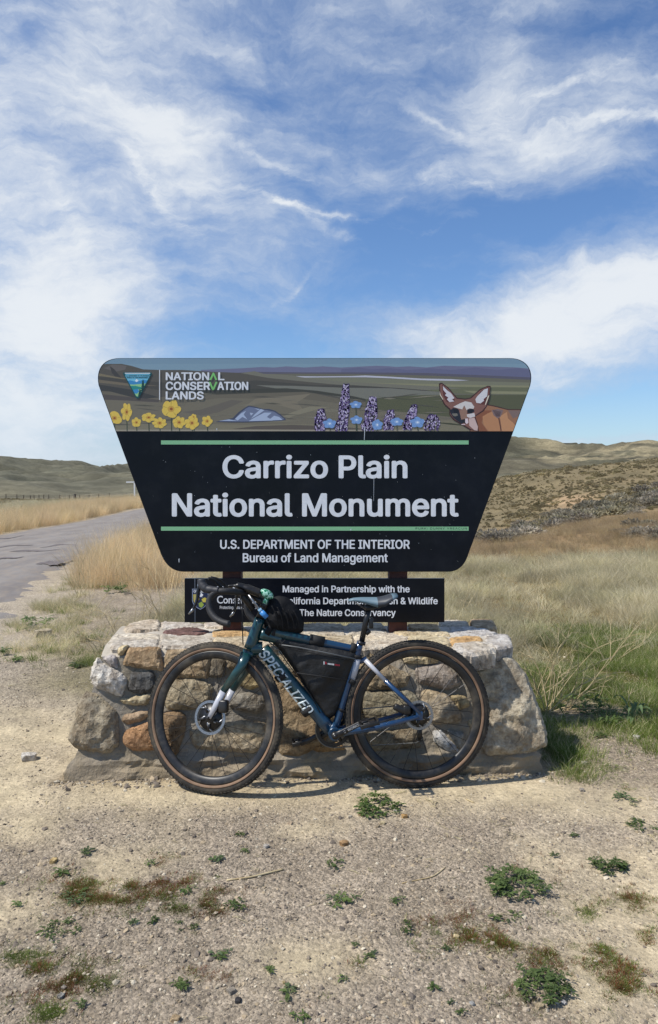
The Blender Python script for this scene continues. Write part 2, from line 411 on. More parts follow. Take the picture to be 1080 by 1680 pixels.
gm = bpy.data.materials.new('soil'); gm.use_nodes = True; T = NT(gm.node_tree); gb = gm.node_tree.nodes['Principled BSDF']
va = T.node('ShaderNodeVertexColor', layer_name='soil'); geo = T.node('ShaderNodeNewGeometry').outputs['Position']
fine = T.noise(geo, 38, 8, 0.72); mid = T.noise(geo, 5, 6, 0.62); big = T.noise(geo, .35, 5, .6)
vor = T.node('ShaderNodeTexVoronoi'); vor.inputs['Scale'].default_value = 85; T.link(geo, vor.inputs['Vector'])
vor2 = T.node('ShaderNodeTexVoronoi'); vor2.inputs['Scale'].default_value = 190; T.link(geo, vor2.inputs['Vector'])
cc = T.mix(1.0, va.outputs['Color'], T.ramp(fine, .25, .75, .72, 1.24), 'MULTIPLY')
cc = T.mix(1.0, cc, T.ramp(mid, .3, .7, .88, 1.1), 'MULTIPLY'); cc = T.mix(1.0, cc, T.ramp(big, .3, .7, .86, 1.14), 'MULTIPLY')
vs_ = T.node('ShaderNodeSeparateColor'); T.link(vor.outputs['Color'], vs_.inputs[0])
vs2 = T.node('ShaderNodeSeparateColor'); T.link(vor2.outputs['Color'], vs2.inputs[0])
sepz = T.node('ShaderNodeSeparateXYZ'); T.link(geo, sepz.inputs[0])
farf = T.ramp(sepz.outputs[1], 60, 300)
cc = T.mix(farf, cc, T.mix(1.0, cc, T.ramp(T.noise(geo, .045, 10, .72), .34, .66, .72, 1.22), 'MULTIPLY'))
grav = T.math('SUBTRACT', 1.0, T.math('MULTIPLY', va.outputs['Alpha'], .8))
gr = T.mix(1.0, cc, T.ramp(vs_.outputs[0], 0, 1, .62, 1.38, False), 'MULTIPLY'); gr = T.mix(1.0, gr, T.ramp(vs2.outputs[1], 0, 1, .7, 1.3, False), 'MULTIPLY')
cc = T.mix(T.math('MULTIPLY', grav, .8), cc, gr)
T.link(cc, gb.inputs['Base Color']); gb.inputs['Roughness'].default_value = .95; gb.inputs['Specular IOR Level'].default_value = .15
b1 = T.node('ShaderNodeBump'); b1.inputs['Strength'].default_value = .9; b1.inputs['Distance'].default_value = .012
hh = T.math('ADD', T.math('MULTIPLY', fine, 1.0), T.math('MULTIPLY', T.math('SUBTRACT', 1.0, vor.outputs['Distance']), T.math('MULTIPLY', grav, .5)))
T.link(hh, b1.inputs['Height'])
b2 = T.node('ShaderNodeBump'); b2.inputs['Strength'].default_value = .5; b2.inputs['Distance'].default_value = .08
T.link(mid, b2.inputs['Height']); T.link(b2.outputs[0], b1.inputs['Normal']); T.link(b1.outputs[0], gb.inputs['Normal'])
me.materials.append(gm)

# ------------------------------------------------------------------ road
m_road = mk('worn_asphalt', S(158, 152, 146, .72), S(140, 133, 128, .7), 2.2, .92, .5, 55, spec=.2, dirt=S(176, 160, 140, .7), dirt_amt=.55, stretch=(1, .35, 1))
rd = MB(); cols = 26; yr = list(np.geomspace(3.0, 300, 420))
for y in yr:
    l = float(road_far(y)); r = float(road_near(y))
    wob = fbm(np.array([y * .9]), np.array([3.3]), 4)[0] - .5
    l += wob * .25; r += (fbm(np.array([y * 1.1]), np.array([8.3]), 3)[0] - .5) * .7 + (fbm(np.array([y * 5.3]), np.array([2.3]), 4)[0] - .5) * .7
    for k in range(cols):
        t = k / (cols - 1); x = l + (r - l) * t
        edge = min(t, 1 - t) * abs(r - l)
        rd.v.append((x, y, zz(x, y) + .035 * min(1, edge / .35) - .012 * (edge < .02) + .04 * math.sin(math.pi * t)))
for i in range(len(yr) - 1):
    for k in range(cols - 1):
        a = i * cols + k; rd.f.append((a, a + 1, a + cols + 1, a + cols)); rd.m.append(0); rd.s.append(True)
road = rd.build('road', m_road); tag(road, kind='structure')
# dark tyre streaks and tar on the asphalt
tar = mk('tar_stain', S(112, 102, 100, .66), S(130, 120, 116, .68), 6, .85)
sk = MB()
for px0, py0, ln, w in [(20, 905, 70, .7), (60, 912, 90, .8), (85, 931, 52, 3.4), (15, 925, 50, 1), (95, 903, 60, .7), (120, 924, 50, 1), (10, 890, 60, .6)]:
    n = 14; top = []; bot = []
    for i in range(n + 1):
        t = i / n; p = px0 - ln / 2 + ln * t; w_ = w * math.sin(math.pi * t) * (.5 + rnd.random()) + .1
        yy = py0 - 6 * t + 1.0 * math.sin(t * 7 + px0)
        for lst, yv in ((top, yy - w_), (bot, yy + w_)):
            g = gp(p, yv); t_ = (g.x - road_far(g.y)) / (road_near(g.y) - road_far(g.y)); g.z += .035 + .04 * math.sin(math.pi * max(0, min(1, t_))) + .006; lst.append(g)
    sk.add(top + bot, [(i, i + 1, n + 2 + i, n + 1 + i)[::-1] for i in range(n)])
tag(sk.build('tar_streaks', tar), kind='structure')

# ------------------------------------------------------------------ rocks
def rock_mesh(mb, poly, to3, bulge, sp, seed, depth=.07, edge=.022, rough=.35, jit=.22, flake=0.0, mi=0, smooth_=False):
    """poly: 2-D outline (metres); to3(u, v, h) maps to the world"""
    rr = random.Random(seed); n = len(poly); pts = []
    for i in range(n):                       # resample the outline, round it slightly, jitter it
        a = Vector(poly[i]); b = Vector(poly[(i + 1) % n]); k = max(1, int((b - a).length / sp))
        for j in range(k): pts.append(a.lerp(b, j / k))
    m = len(pts); sm = [(pts[i - 1] + pts[i] * 2 + pts[(i + 1) % m]) / 4 for i in range(m)]
    pts = [p + Vector((rr.uniform(-1, 1), rr.uniform(-1, 1))) * sp * jit for p in sm]
    A = np.array([tuple(p) for p in pts]); Bn = np.roll(A, -1, 0)
    def dist(px_, py_):
        P = np.stack([px_, py_], -1)[:, None, :]; d = Bn - A; t = np.clip(((P - A) * d).sum(-1) / ((d * d).sum(-1) + 1e-12), 0, 1)
        return np.sqrt((((A + t[..., None] * d) - P) ** 2).sum(-1)).min(1)
    def inside(px_, py_):
        c = np.zeros(len(px_), bool)
        for (x1, y1), (x2, y2) in zip(A, Bn):
            cond = ((y1 > py_) != (y2 > py_)); xi = (x2 - x1) * (py_ - y1) / ((y2 - y1) if abs(y2 - y1) > 1e-12 else 1e-12) + x1
            c ^= cond & (px_ < xi)
        return c
    x0, y0 = A.min(0); x1, y1 = A.max(0)
    gx, gy = np.meshgrid(np.arange(x0, x1, sp), np.arange(y0, y1, sp)); gx = gx.ravel(); gy = gy.ravel()
    gx = gx + np.array([rr.uniform(-.3, .3) * sp for _ in gx]); gy = gy + np.array([rr.uniform(-.3, .3) * sp for _ in gy])
    if len(gx):
        ok = inside(gx, gy); gx, gy = gx[ok], gy[ok]
    if len(gx):
        ok = dist(gx, gy) > sp * .45; gx, gy = gx[ok], gy[ok]
    allp = [Vector(p) for p in A] + [Vector((a, b)) for a, b in zip(gx, gy)]
    vs, es, fs, ov, oe, of = delaunay_2d_cdt(allp, [], [list(range(len(A)))], 1, 1e-7)
    ax = np.array([v.x for v in vs]); ay = np.array([v.y for v in vs]); d = dist(ax, ay)
    s = seed * 3.7
    facet = np.maximum.reduce([(ax - ax.mean()) * math.cos(t) * g + (ay - ay.mean()) * math.sin(t) * g for t, g in
                               [(rr.uniform(0, 6.28), rr.uniform(.1, .35)) for _ in range(4)]])
    h = bulge * (1 - np.exp(-d / edge)) * (1 + (fbm(ax * 9 + s, ay * 9 + s, 3) - .5) * 1.2 * rough * 2)
    h = h - np.maximum(facet - .015, 0) * .6 * np.clip(d / edge, 0, 1) * (bulge / .03)
    if rough > .3: h = h + (np.abs(fbm(ax * 14 + s, ay * 14 - s, 3) - .5) * -.03 + (np.round(fbm(ax * 5 + s, ay * 5, 3) * 7) / 7 - .5) * .012) * np.clip(d / edge, 0, 1) * min(1, bulge / .03)
    h = np.maximum(h, bulge * .45 * np.clip(d / edge, 0, 1) + .006 * np.clip(d / edge, 0, 1))
    h = h + (fbm(ax * 38 + s, ay * 38, 4) - .5) * .011 * rough * 2
    if flake: h = h + flake * (np.round(fbm(ax * 2.2 + s, ay * 9 + s, 3) * 9) / 9 - .5) * np.clip(d / edge, 0, 1)
    verts = [to3(a, b, c) for a, b, c in zip(ax, ay, h)]
    cnt = {}
    for f in fs:
        for a, b in zip(f, list(f[1:]) + [f[0]]): cnt[(a, b)] = 1
    bd = [(a, b) for (a, b) in cnt if (b, a) not in cnt]
    faces = [tuple(f) for f in fs]; cx, cy = ax.mean(), ay.mean(); back = {}
    for a, b in bd:
        for v in (a, b):
            if v not in back:
                back[v] = len(verts); verts.append(to3(ax[v] + (cx - ax[v]) * .06, ay[v] + (cy - ay[v]) * .06, -depth))
        faces.append((b, a, back[a], back[b]))
    mb.add(verts, faces, mi, smooth_)

# plane of the battered front face
def facept(px, py):
    d = ray(px, py)   # (0,0,HC)+d t : Y = 3.78 + .04 X + .28 Z
    t = (3.78 + .28 * HC) / (d.y - .04 * d.x - .28 * d.z); return Vector((0, 0, HC)) + d * t
FO = Vector((0, 3.78, 0)); FU = Vector((1, .04, 0)).normalized(); FV = Vector((0, .28, 1)).normalized(); FN = FU.cross(FV).normalized()
if FN.y > 0: FN = -FN
def to_face(p):
    r = p - FO; M_ = Matrix((FU, FV, FN)).transposed(); return M_.inverted() @ r
def face3(u, v, h): return FO + FU * u + FV * v + FN * h
CAPZ = .612
def top_pt(px, py):
    d = ray(px, py); t = (CAPZ - HC) / d.z; p = Vector((0, 0, HC)) + d * t; return p

plinth = empty('stone_plinth', (-.1, 4.15, 0), 'low wall of mixed rough stones in grey mortar with a pale flagstone top', 'stone wall')
def stone_mat():
    m = bpy.data.materials.new('field_stone'); m.use_nodes = True; t = NT(m.node_tree); b = m.node_tree.nodes['Principled BSDF']
    oi = t.node('ShaderNodeObjectInfo'); co = t.node('ShaderNodeTexCoord').outputs['Object']
    shift = t.node('ShaderNodeVectorMath', operation='MULTIPLY_ADD'); cmb = t.node('ShaderNodeCombineXYZ')
    for i in range(3): t.link(oi.outputs['Random'], cmb.inputs[i])
    t.link(cmb.outputs[0], shift.inputs[0]); shift.inputs[1].default_value = (13, 7, 19); t.link(co, shift.inputs[2]); co = shift.outputs[0]
    n1 = t.noise(co, 9, 6, .65, .6); n2 = t.noise(co, 34, 7, .7, .3); n3 = t.noise(co, 3.6, 4, .6)
    c = t.mix(t.ramp(n1, .35, .7), oi.outputs['Color'], t.mix(1.0, oi.outputs['Color'], (.62, .56, .5, 1), 'MULTIPLY'))
    c = t.mix(t.ramp(n3, .52, .74, 0, .55), c, t.mix(1.0, oi.outputs['Color'], (1.5, 1.42, 1.22, 1), 'MULTIPLY'))
    c = t.mix(t.ramp(n2, .3, .72, .0, 1.0), t.mix(1.0, c, (.6, .57, .54, 1), 'MULTIPLY'), t.mix(1.0, c, (1.25, 1.25, 1.25, 1), 'MULTIPLY'))
    vo = t.node('ShaderNodeTexVoronoi', feature='DISTANCE_TO_EDGE'); vo.inputs['Scale'].default_value = 7.5
    wr = t.node('ShaderNodeVectorMath', operation='MULTIPLY_ADD'); nz = t.node('ShaderNodeTexNoise'); nz.inputs['Scale'].default_value = 12; nz.inputs['Detail'].default_value = 4
    t.link(co, nz.inputs['Vector']); t.link(nz.outputs['Color'], wr.inputs[0]); wr.inputs[1].default_value = (.13, .13, .13); t.link(co, wr.inputs[2]); t.link(wr.outputs[0], vo.inputs['Vector'])
    crack = t.ramp(vo.outputs['Distance'], .0, .012, 1, 0); crack = t.math('MULTIPLY', crack, t.ramp(n1, .5, .62))
    c = t.mix(t.math('MULTIPLY', crack, .55), c, (.07, .055, .04, 1))
    t.link(c, b.inputs['Base Color']); b.inputs['Roughness'].default_value = .88; b.inputs['Specular IOR Level'].default_value = .25
    bn = t.node('ShaderNodeBump'); bn.inputs['Strength'].default_value = 1.0; bn.inputs['Distance'].default_value = .022
    t.link(t.math('SUBTRACT', t.math('ADD', n2, t.math('MULTIPLY', n1, .7)), t.math('MULTIPLY', crack, .4)), bn.inputs['Height']); t.link(bn.outputs[0], b.inputs['Normal'])
    return m
M_STONE = stone_mat()
M_MORTAR = mk('mortar', S(160, 152, 140, .86), S(128, 120, 106, .82), 5, .95, .9, 50, spec=.15, dirt=S(186, 168, 134, .8), dirt_amt=.5, bdist=.01)

_t = NT(M_MORTAR.node_tree); _b = M_MORTAR.node_tree.nodes['Principled BSDF']; _src = _b.inputs['Base Color'].links[0].from_socket
_sz = _t.node('ShaderNodeSeparateXYZ'); _t.link(_t.node('ShaderNodeNewGeometry').outputs['Position'], _sz.inputs[0])
_pn = _t.noise(_t.node('ShaderNodeTexCoord').outputs['Object'], 11, 6, .65)     # splashed soil on the lowest courses
_t.link(_t.mix(_t.ramp(_t.math('ADD', _sz.outputs[2], _t.math('MULTIPLY', _pn, .16)), .10, .24, .5, 0), _src, S(164, 144, 112, .8)), _b.inputs['Base Color'])
# mortar core: stacked rings with a grid-like density so it can be rough
core = MB()
def ring(z, inset=0.0):
    t = z / .6
    xl = np.interp(z, [0, .1, .23, .415, .585, .62], [-1.27, -1.265, -1.255, -1.21, -1.165, -1.12]) + inset
    xr = np.interp(z, [0, .1, .22, .40, .585, .62], [1.07, 1.06, 1.045, .99, .935, .92]) - inset
    yb = 4.78 - .12 * t - inset; pts = []
    nx, ny = 120, 36
    yf = lambda x: 3.78 + .04 * x + .28 * z + .004 + inset
    yb_l = yb
    for i in range(nx): x = xl + (xr - xl) * i / nx; pts.append((x, yf(x)))
    for i in range(ny): y = yf(xr) + (yb - yf(xr)) * i / ny; pts.append((xr - .10 * (i / ny) * t, y))
    for i in range(nx): x = (xr - .10 * t) + (xl - .09 * t - (xr - .10 * t)) * i / nx; pts.append((x, yb))
    for i in range(ny): y = yb + (yf(xl) - yb) * i / ny; pts.append((xl - .09 * t * (1 - i / ny), y))
    return pts
zs = list(np.linspace(-.06, .575, 40)); nring = None; vs = []
cxm, cym = -.1, 4.3
for z in zs:
    p = ring(max(z, 0)); nring = len(p)
    for (x, y) in p:
        k = (mnoise.noise(Vector((x * 9, y * 9, z * 9))) * .007 + mnoise.noise(Vector((x * 30, y * 30, z * 30))) * .006 + mnoise.noise(Vector((x * 70, y * 70, z * 70))) * .005 - .008)
        dn = Vector((x - cxm, y - cym)); dn = Vector((0, -1)) if y < 4.2 and abs(x) < 1.0 else dn.normalized()
        rag = .020 * smooth(np.array(z), .115, .085) * (.8 + mnoise.noise(Vector((x * 7, 1.3, z * 16))) * 2.6) + .014 * (z < .04) * (1 + mnoise.noise(Vector((x * 11, 4.3, 0))))
        vs.append((x + dn.x * (k + rag), y + dn.y * (k + float(rag)), z))
fs = []
for i in range(len(zs) - 1):
    for k in range(nring): a = i * nring + k; b = i * nring + (k + 1) % nring; fs.append((a, b, b + nring, a + nring))
core.add(vs, fs, 0, False)
# top surface of the core
P = ring(.575); base = len(zs) * nring - nring
nx, ny = 120, 36
tv = []
for j in range(13):
    for i in range(121):
        fx = i / 120; front = Vector(P[i]) if i < 120 else Vector(P[120]); backp = Vector(P[156 + 120 - i]) if i > 0 else Vector(P[min(276, len(P) - 1)])
        q_ = front.lerp(backp, j / 12); tv.append((q_.x, q_.y, .575 + .034 * min(1, 3 * math.sin(math.pi * j / 12)) + mnoise.noise(Vector((q_.x * 12, q_.y * 12, 3))) * .008))
core.add(tv, [(j * 121 + i, j * 121 + i + 1, (j + 1) * 121 + i + 1, (j + 1) * 121 + i) for j in range(12) for i in range(120)], 1, True)
core.build('mortar', [M_MORTAR, mk('bleached_mortar', S(206, 198, 184, .9), S(176, 166, 150, .88), 6, .95, .9, 50, spec=.15, bdist=.01)], plinth)

def GREY(c, k, a=.30):
    m_ = sum(c) / 3; return S(*[(v * (1 - a) + m_ * a) * .9 + 205 * .10 for v in c], k)
STONES = [  # outline in picture pixels, colour, bulge
 ([(162,1079),(169,1089),(202,1107),(206,1118),(198,1141),(179,1134),(156,1127),(150,1112),(152,1096)], (212,205,192), .050),
 ([(167,1078),(190,1074),(193,1096),(179,1091)], (176,164,156), .02),
 ([(193,1063),(209,1057),(206,1070),(195,1077)], (222,196,138), .015),
 ([(213,1064),(260,1062),(267,1099),(239,1097),(204,1090)], (190,150,98), .035),
 ([(216,1104),(250,1103),(255,1123),(248,1135),(230,1138),(211,1133)], (84,84,82), .03),
 ([(197,1147),(216,1144),(246,1138),(248,1147),(239,1156),(220,1157),(200,1153)], (196,176,130), .028),
 ([(200,1181),(206,1172),(239,1166),(245,1172),(234,1182),(209,1188)], (186,152,112), .028),
 ([(203,1209),(211,1197),(246,1185),(257,1209),(262,1230),(239,1230),(220,1231),(204,1219)], (194,136,82), .042),
 ([(142,1138),(160,1143),(190,1170),(192,1218),(179,1232),(146,1229),(125,1224),(114,1211),(123,1184),(132,1153)], (158,143,114), .05),
 ([(276,1068),(345,1064),(340,1111),(290,1112),(270,1100)], (188,158,112), .032),
 ([(346,1080),(369,1081),(367,1110),(343,1110)], (118,106,84), .02),
 ([(374,1066),(400,1066),(398,1095),(374,1096)], (165,142,104), .025),
 ([(282,1115),(320,1115),(346,1126),(344,1149),(320,1162),(282,1164),(271,1156),(273,1130)], (176,158,120), .036),
 ([(267,1173),(293,1167),(304,1175),(303,1200),(288,1239),(273,1222),(266,1198)], (158,124,82), .036),
 ([(315,1198),(339,1198),(369,1188),(399,1183),(433,1188),(435,1211),(425,1228),(412,1233),(378,1231),(325,1227),(318,1213)], (176,154,116), .045),
 ([(380,1141),(408,1136),(435,1145),(427,1168),(408,1168),(378,1160)], (140,132,114), .035),
 ([(395,1102),(427,1100),(436,1122),(412,1131),(391,1123)], (164,140,86), .03),
 ([(452,1112),(500,1118),(530,1160),(540,1200),(525,1220),(490,1238),(462,1234),(452,1190)], (156,126,82), .04),
 ([(513,1223),(556,1218),(566,1230),(520,1234)], (176,128,66), .02),
 ([(460,1070),(560,1072),(555,1105),(500,1112),(468,1100)], (186,166,126), .03),
 ([(545,1116),(592,1113),(592,1190),(556,1205),(543,1170)], (146,124,86), .032),
 ([(632,1088),(672,1108),(665,1125),(640,1131),(602,1131),(610,1105)], (160,138,100), .034),
 ([(684,1097),(727,1090),(751,1109),(754,1122),(733,1131),(687,1119)], (162,148,134), .036),
 ([(598,1137),(668,1134),(690,1150),(684,1178),(610,1190),(596,1160)], (134,124,96), .038),
 ([(700,1132),(733,1140),(754,1167),(754,1184),(712,1186),(699,1170),(693,1140)], (174,154,120), .04),
 ([(740,1142),(762,1141),(771,1157),(755,1165)], (186,162,106), .026),
 ([(768,1181),(778,1180),(778,1196),(770,1193)], (192,174,128), .02),
 ([(711,1201),(724,1199),(752,1229),(748,1238),(727,1226),(713,1216)], (196,196,192), .03),
 ([(733,1199),(760,1201),(764,1220),(753,1227)], (156,154,142), .028),
 ([(605,1204),(681,1195),(688,1226),(611,1231)], (142,126,94), .034),
 ([(656,1077),(702,1077),(696,1088),(666,1087)], (208,186,136), .03),
 ([(779,1105),(812,1088),(824,1080),(843,1087),(861,1109),(873,1140),(886,1174),(893,1201),(892,1219),(861,1232),(834,1233),(803,1233),(794,1219),(800,1177),(791,1131)], (186,172,142), .06),
 ([(586,1068),(622,1066),(612,1094),(590,1100)], (204,178,128), .03),
]
for i, (poly, c, bl) in enumerate(STONES):
    q_ = [to_face(facept(*p)) for p in poly]; pl = [(p.x, p.y) for p in q_]
    ar = sum(pl[k][0] * pl[(k + 1) % len(pl)][1] - pl[(k + 1) % len(pl)][0] * pl[k][1] for k in range(len(pl)))
    if ar < 0: pl = pl[::-1]
    cx_ = sum(p[0] for p in pl) / len(pl); cy_ = sum(p[1] for p in pl) / len(pl); pl = [(cx_ + (a_ - cx_) * 1.09, cy_ + (b_ - cy_) * 1.09) for a_, b_ in pl]
    mb = MB(); rock_mesh(mb, pl, face3, bl, .0125, i + 1, depth=.09, edge=.009 + bl * .18, rough=.5)
    mb.build('stone', M_STONE, plinth, GREY(c, 1.08))
# side faces: stones on the left and right ends
def side_stone(xs, outl, c, bl, sgn, seed):
    mb = MB(); pl = outl if sgn > 0 else [(-a, b) for a, b in outl][::1]
    ar = sum(pl[k][0] * pl[(k + 1) % len(pl)][1] - pl[(k + 1) % len(pl)][0] * pl[k][1] for k in range(len(pl)))
    if ar < 0: pl = pl[::-1]
    def t3(u, v, h): x = xs(v); return Vector((x + sgn * h, 4.0 + (u if sgn > 0 else -u), v))
    rock_mesh(mb, pl, t3, bl, .02, seed, depth=.06); mb.build('stone', M_STONE, plinth, GREY(c, 1.08))
for k, (outl, c) in enumerate([([(.1, .12), (.36, .1), (.38, .34), (.2, .4), (.08, .3)], (180, 165, 135)), ([(.45, .1), (.7, .12), (.72, .3), (.5, .34)], (150, 140, 120)), ([(.4, .38), (.68, .36), (.62, .54), (.36, .54)], (190, 160, 110))]):
    side_stone(lambda z: float(np.interp(z, [0, .22, .4, .6], [1.05, 1.035, .975, .92])) , outl, c, .035, 1, 60 + k)
    side_stone(lambda z: float(np.interp(z, [0, .23, .415, .6], [-1.27, -1.27, -1.24, -1.2])), outl, c, .035, -1, 70 + k)

# cap stones on the top, in pixels on the top plane
CAPS = [   # outline in picture pixels on the top plane, colour, thickness of the slab above the mortar
 ([(178,1054),(190,1043),(214,1040),(243,1039),(262,1041),(260,1058),(222,1062),(186,1064)], (216,208,194), .016),
 ([(264,1041),(300,1042),(336,1045),(349,1049),(346,1062),(300,1063),(263,1061)], (214,206,192), .010),
 ([(352,1047),(385,1045),(424,1044),(428,1061),(390,1064),(350,1063)], (216,202,174), .013),
 ([(431,1045),(470,1043),(506,1043),(516,1062),(470,1063),(432,1063)], (210,198,174), .010),
 ([(509,1043),(545,1045),(578,1043),(584,1064),(548,1066),(520,1063)], (208,194,166), .014),
 ([(581,1044),(612,1041),(645,1041),(668,1046),(664,1060),(620,1063),(588,1065)], (224,214,196), .012),
 ([(671,1044),(700,1043),(734,1046),(740,1059),(706,1064),(668,1063)], (222,208,174), .015),
 ([(737,1048),(760,1045),(783,1045),(793,1049),(789,1056),(742,1058)], (224,186,132), .012),
 ([(742,1059),(770,1058),(796,1058),(814,1060),(812,1070),(775,1075),(744,1072)], (216,210,200), .024),
 ([(796,1046),(818,1042),(836,1043),(840,1060),(816,1064),(798,1056)], (208,204,198), .012),
 ([(204,1031),(216,1023),(240,1020),(263,1020),(262,1034),(230,1038),(206,1039)], (222,208,186), .020),
 ([(265,1020),(300,1021),(333,1023),(334,1029),(300,1029),(266,1033)], (224,216,204), .012),
 ([(266,1037),(282,1033),(308,1030),(330,1032),(346,1036),(330,1041),(292,1044),(270,1041)], (134,104,98), .013),
 ([(348,1036),(375,1031),(404,1032),(411,1042),(380,1044),(350,1045)], (224,188,136), .012),
 ([(336,1022),(370,1021),(398,1023),(402,1030),(370,1030),(338,1031)], (226,216,202), .012),
 ([(413,1026),(440,1023),(472,1024),(481,1041),(450,1043),(414,1042)], (212,194,160), .012),
 ([(483,1024),(525,1022),(561,1024),(567,1041),(525,1042),(487,1041)], (208,198,178), .010),
 ([(570,1024),(600,1022),(627,1024),(636,1039),(604,1041),(573,1042)], (216,208,190), .013),
 ([(640,1037),(690,1036),(736,1036),(738,1044),(700,1042),(660,1043)], (224,208,174), .010),
 ([(668,1025),(700,1024),(718,1026),(724,1034),(694,1034),(672,1034)], (214,188,150), .012),
 ([(720,1018),(744,1017),(766,1019),(770,1027),(746,1028),(723,1026)], (222,212,194), .010),
 ([(738,1030),(768,1030),(800,1033),(818,1039),(788,1043),(744,1044)], (206,202,196), .012),
 ([(771,1018),(792,1017),(810,1019),(815,1031),(796,1032),(778,1029)], (212,188,154), .012),
]
def cap3(u, v, h): return Vector((u, v, CAPZ + h - .006))
for i, (poly, c, bl) in enumerate(CAPS):
    q_ = [top_pt(*p) for p in poly]; pl = [(p.x, p.y) for p in q_]
    ar = sum(pl[k][0] * pl[(k + 1) % len(pl)][1] - pl[(k + 1) % len(pl)][0] * pl[k][1] for k in range(len(pl)))
    if ar < 0: pl = pl[::-1]
    cx_ = sum(p[0] for p in pl) / len(pl); cy_ = sum(p[1] for p in pl) / len(pl); pl = [(cx_ + (a_ - cx_) * 1.03, cy_ + (b_ - cy_) * 1.06) for a_, b_ in pl]
    mb = MB(); rock_mesh(mb, pl, cap3, bl, .013, 100 + i, depth=.075 if poly[0][1] > 1041 else .06, edge=.004, rough=.3, jit=.42, flake=.016)
    mb.build('cap_stone', M_STONE, plinth, S(*c, .92))

# ------------------------------------------------------------------ sign
SY = 4.33
def clip_half(poly, a, b, c):
    out = []
    for i in range(len(poly)):
        p, q_ = poly[i], poly[(i + 1) % len(poly)]; dp = a * p[0] + b * p[1] + c; dq = a * q_[0] + b * q_[1] + c
        if dp >= 0: out.append(p)
        if (dp >= 0) != (dq >= 0): t = dp / (dp - dq); out.append((p[0] + (q_[0] - p[0]) * t, p[1] + (q_[1] - p[1]) * t))
    return out
def qb(p0, p1, p2, n=12):
    return [((1 - t) ** 2 * p0[0] + 2 * t * (1 - t) * p1[0] + t * t * p2[0], (1 - t) ** 2 * p0[1] + 2 * t * (1 - t) * p1[1] + t * t * p2[1]) for t in [i / n for i in range(n + 1)]]
def cb(p0, p1, p2, p3, n=12):
    o = []
    for i in range(n + 1):
        t = i / n; u = 1 - t; o.append(tuple(u ** 3 * a + 3 * u * u * t * b + 3 * u * t * t * c + t ** 3 * d for a, b, c, d in zip(p0, p1, p2, p3)))
    return o
BOARD = cb((162, 632), (157, 606), (168, 587.5), (198, 587.5)) + cb((836, 587.5), (864, 587.5), (877, 606), (870, 633)) + \
        cb((769, 908), (763, 928), (752, 938), (735, 938)) + cb((303, 938), (284, 938), (272, 928), (264, 908))
def spt(px, py, off=0.0):
    p = at(px, py, SY); p.y -= off; return p
def ear(poly):
    vs = [Vector((p[0], p[1])) for p in poly]
    r = delaunay_2d_cdt(vs, [], [list(range(len(vs)))], 1, 1e-6)
    return [(v.x, v.y) for v in r[0]], [tuple(f) for f in r[2]]
def flat(mb, poly, off, mi=0, clip=None):
    if clip:
        for i in range(len(clip)):
            p, q_ = clip[i], clip[(i + 1) % len(clip)]
            a, b = -(q_[1] - p[1]), (q_[0] - p[0]); poly = clip_half(poly, a, b, -(a * p[0] + b * p[1]))
            if len(poly) < 3: return
    v, f = ear(poly)
    if len(f) == 0: return
    vs = [spt(x, y, off) for x, y in v]; out = []
    for t in f:
        n = (vs[t[1]] - vs[t[0]]).cross(vs[t[2]] - vs[t[0]])
        out.append(t if n.y < 0 else t[::-1])
    mb.add(vs, out, mi)
BAND = [p for p in clip_half(BOARD, 0, -1, 708)]
INNER = [((p[0] - 517) * .9965 + 517, (p[1] - 762) * .9965 + 762) for p in BOARD]

_fonts = {}
def get_font(kind):
    if kind in _fonts: return _fonts[kind]
    f = None
    try:
        p = os.path.join(bpy.utils.resource_path('LOCAL'), 'datafiles', 'fonts', {'sans': 'Inter.woff2', 'serif': 'Noto Serif.woff2'}[kind])
        if os.path.exists(p): f = bpy.data.fonts.load(p)
    except Exception: f = None
    _fonts[kind] = f; return f
def text2d(s, bold=0.02, kind='sans', space=1.0):
    cu = bpy.data.curves.new('lettering_curve', 'FONT'); cu.body = s; cu.size = 1.0; cu.offset = bold; cu.dimensions = '2D'; cu.fill_mode = 'NONE'
    cu.resolution_u = 4; cu.space_character = space
    fo = get_font(kind)
    if fo: cu.font = fo
    ob = bpy.data.objects.new('tmp', cu); COL.objects.link(ob); bpy.context.view_layer.update()
    ev = ob.evaluated_get(bpy.context.evaluated_depsgraph_get()); m = ev.to_mesh()
    co_ = [(v.co.x, v.co.y) for v in m.vertices]; ed = [tuple(sorted(e.vertices)) for e in m.edges]
    # contours of the font run one way round outlines and the other way round holes: fill by winding number
    seg = [(a, b) if b - a == 1 else (b, a) for a, b in ed]
    r = delaunay_2d_cdt([Vector(c) for c in co_], seg, [], 0, 1e-6); vs = [(v.x, v.y) for v in r[0]]
    T_ = np.array([f for f in r[2] if len(f) == 3]); Vv = np.array(vs); cen = Vv[T_].mean(1)
    w_ = np.zeros(len(T_), int)
    for a, b in seg:
        (x1, y1), (x2, y2) = co_[a], co_[b]
        if y1 == y2: continue
        lo, hi, sg_ = (y1, y2, 1) if y1 < y2 else (y2, y1, -1)
        hit = (cen[:, 1] >= lo) & (cen[:, 1] < hi); xi = x1 + (cen[:, 1] - y1) * (x2 - x1) / (y2 - y1); w_ += sg_ * (hit & (xi > cen[:, 0]))
    fs = [tuple(t) for t in T_[w_ != 0].tolist()]
    ev.to_mesh_clear(); bpy.data.objects.remove(ob); bpy.data.curves.remove(cu)
    xs = [v[0] for v in vs]; ys_ = [v[1] for v in vs]
    return vs, fs, (min(xs), max(xs), min(ys_), max(ys_))
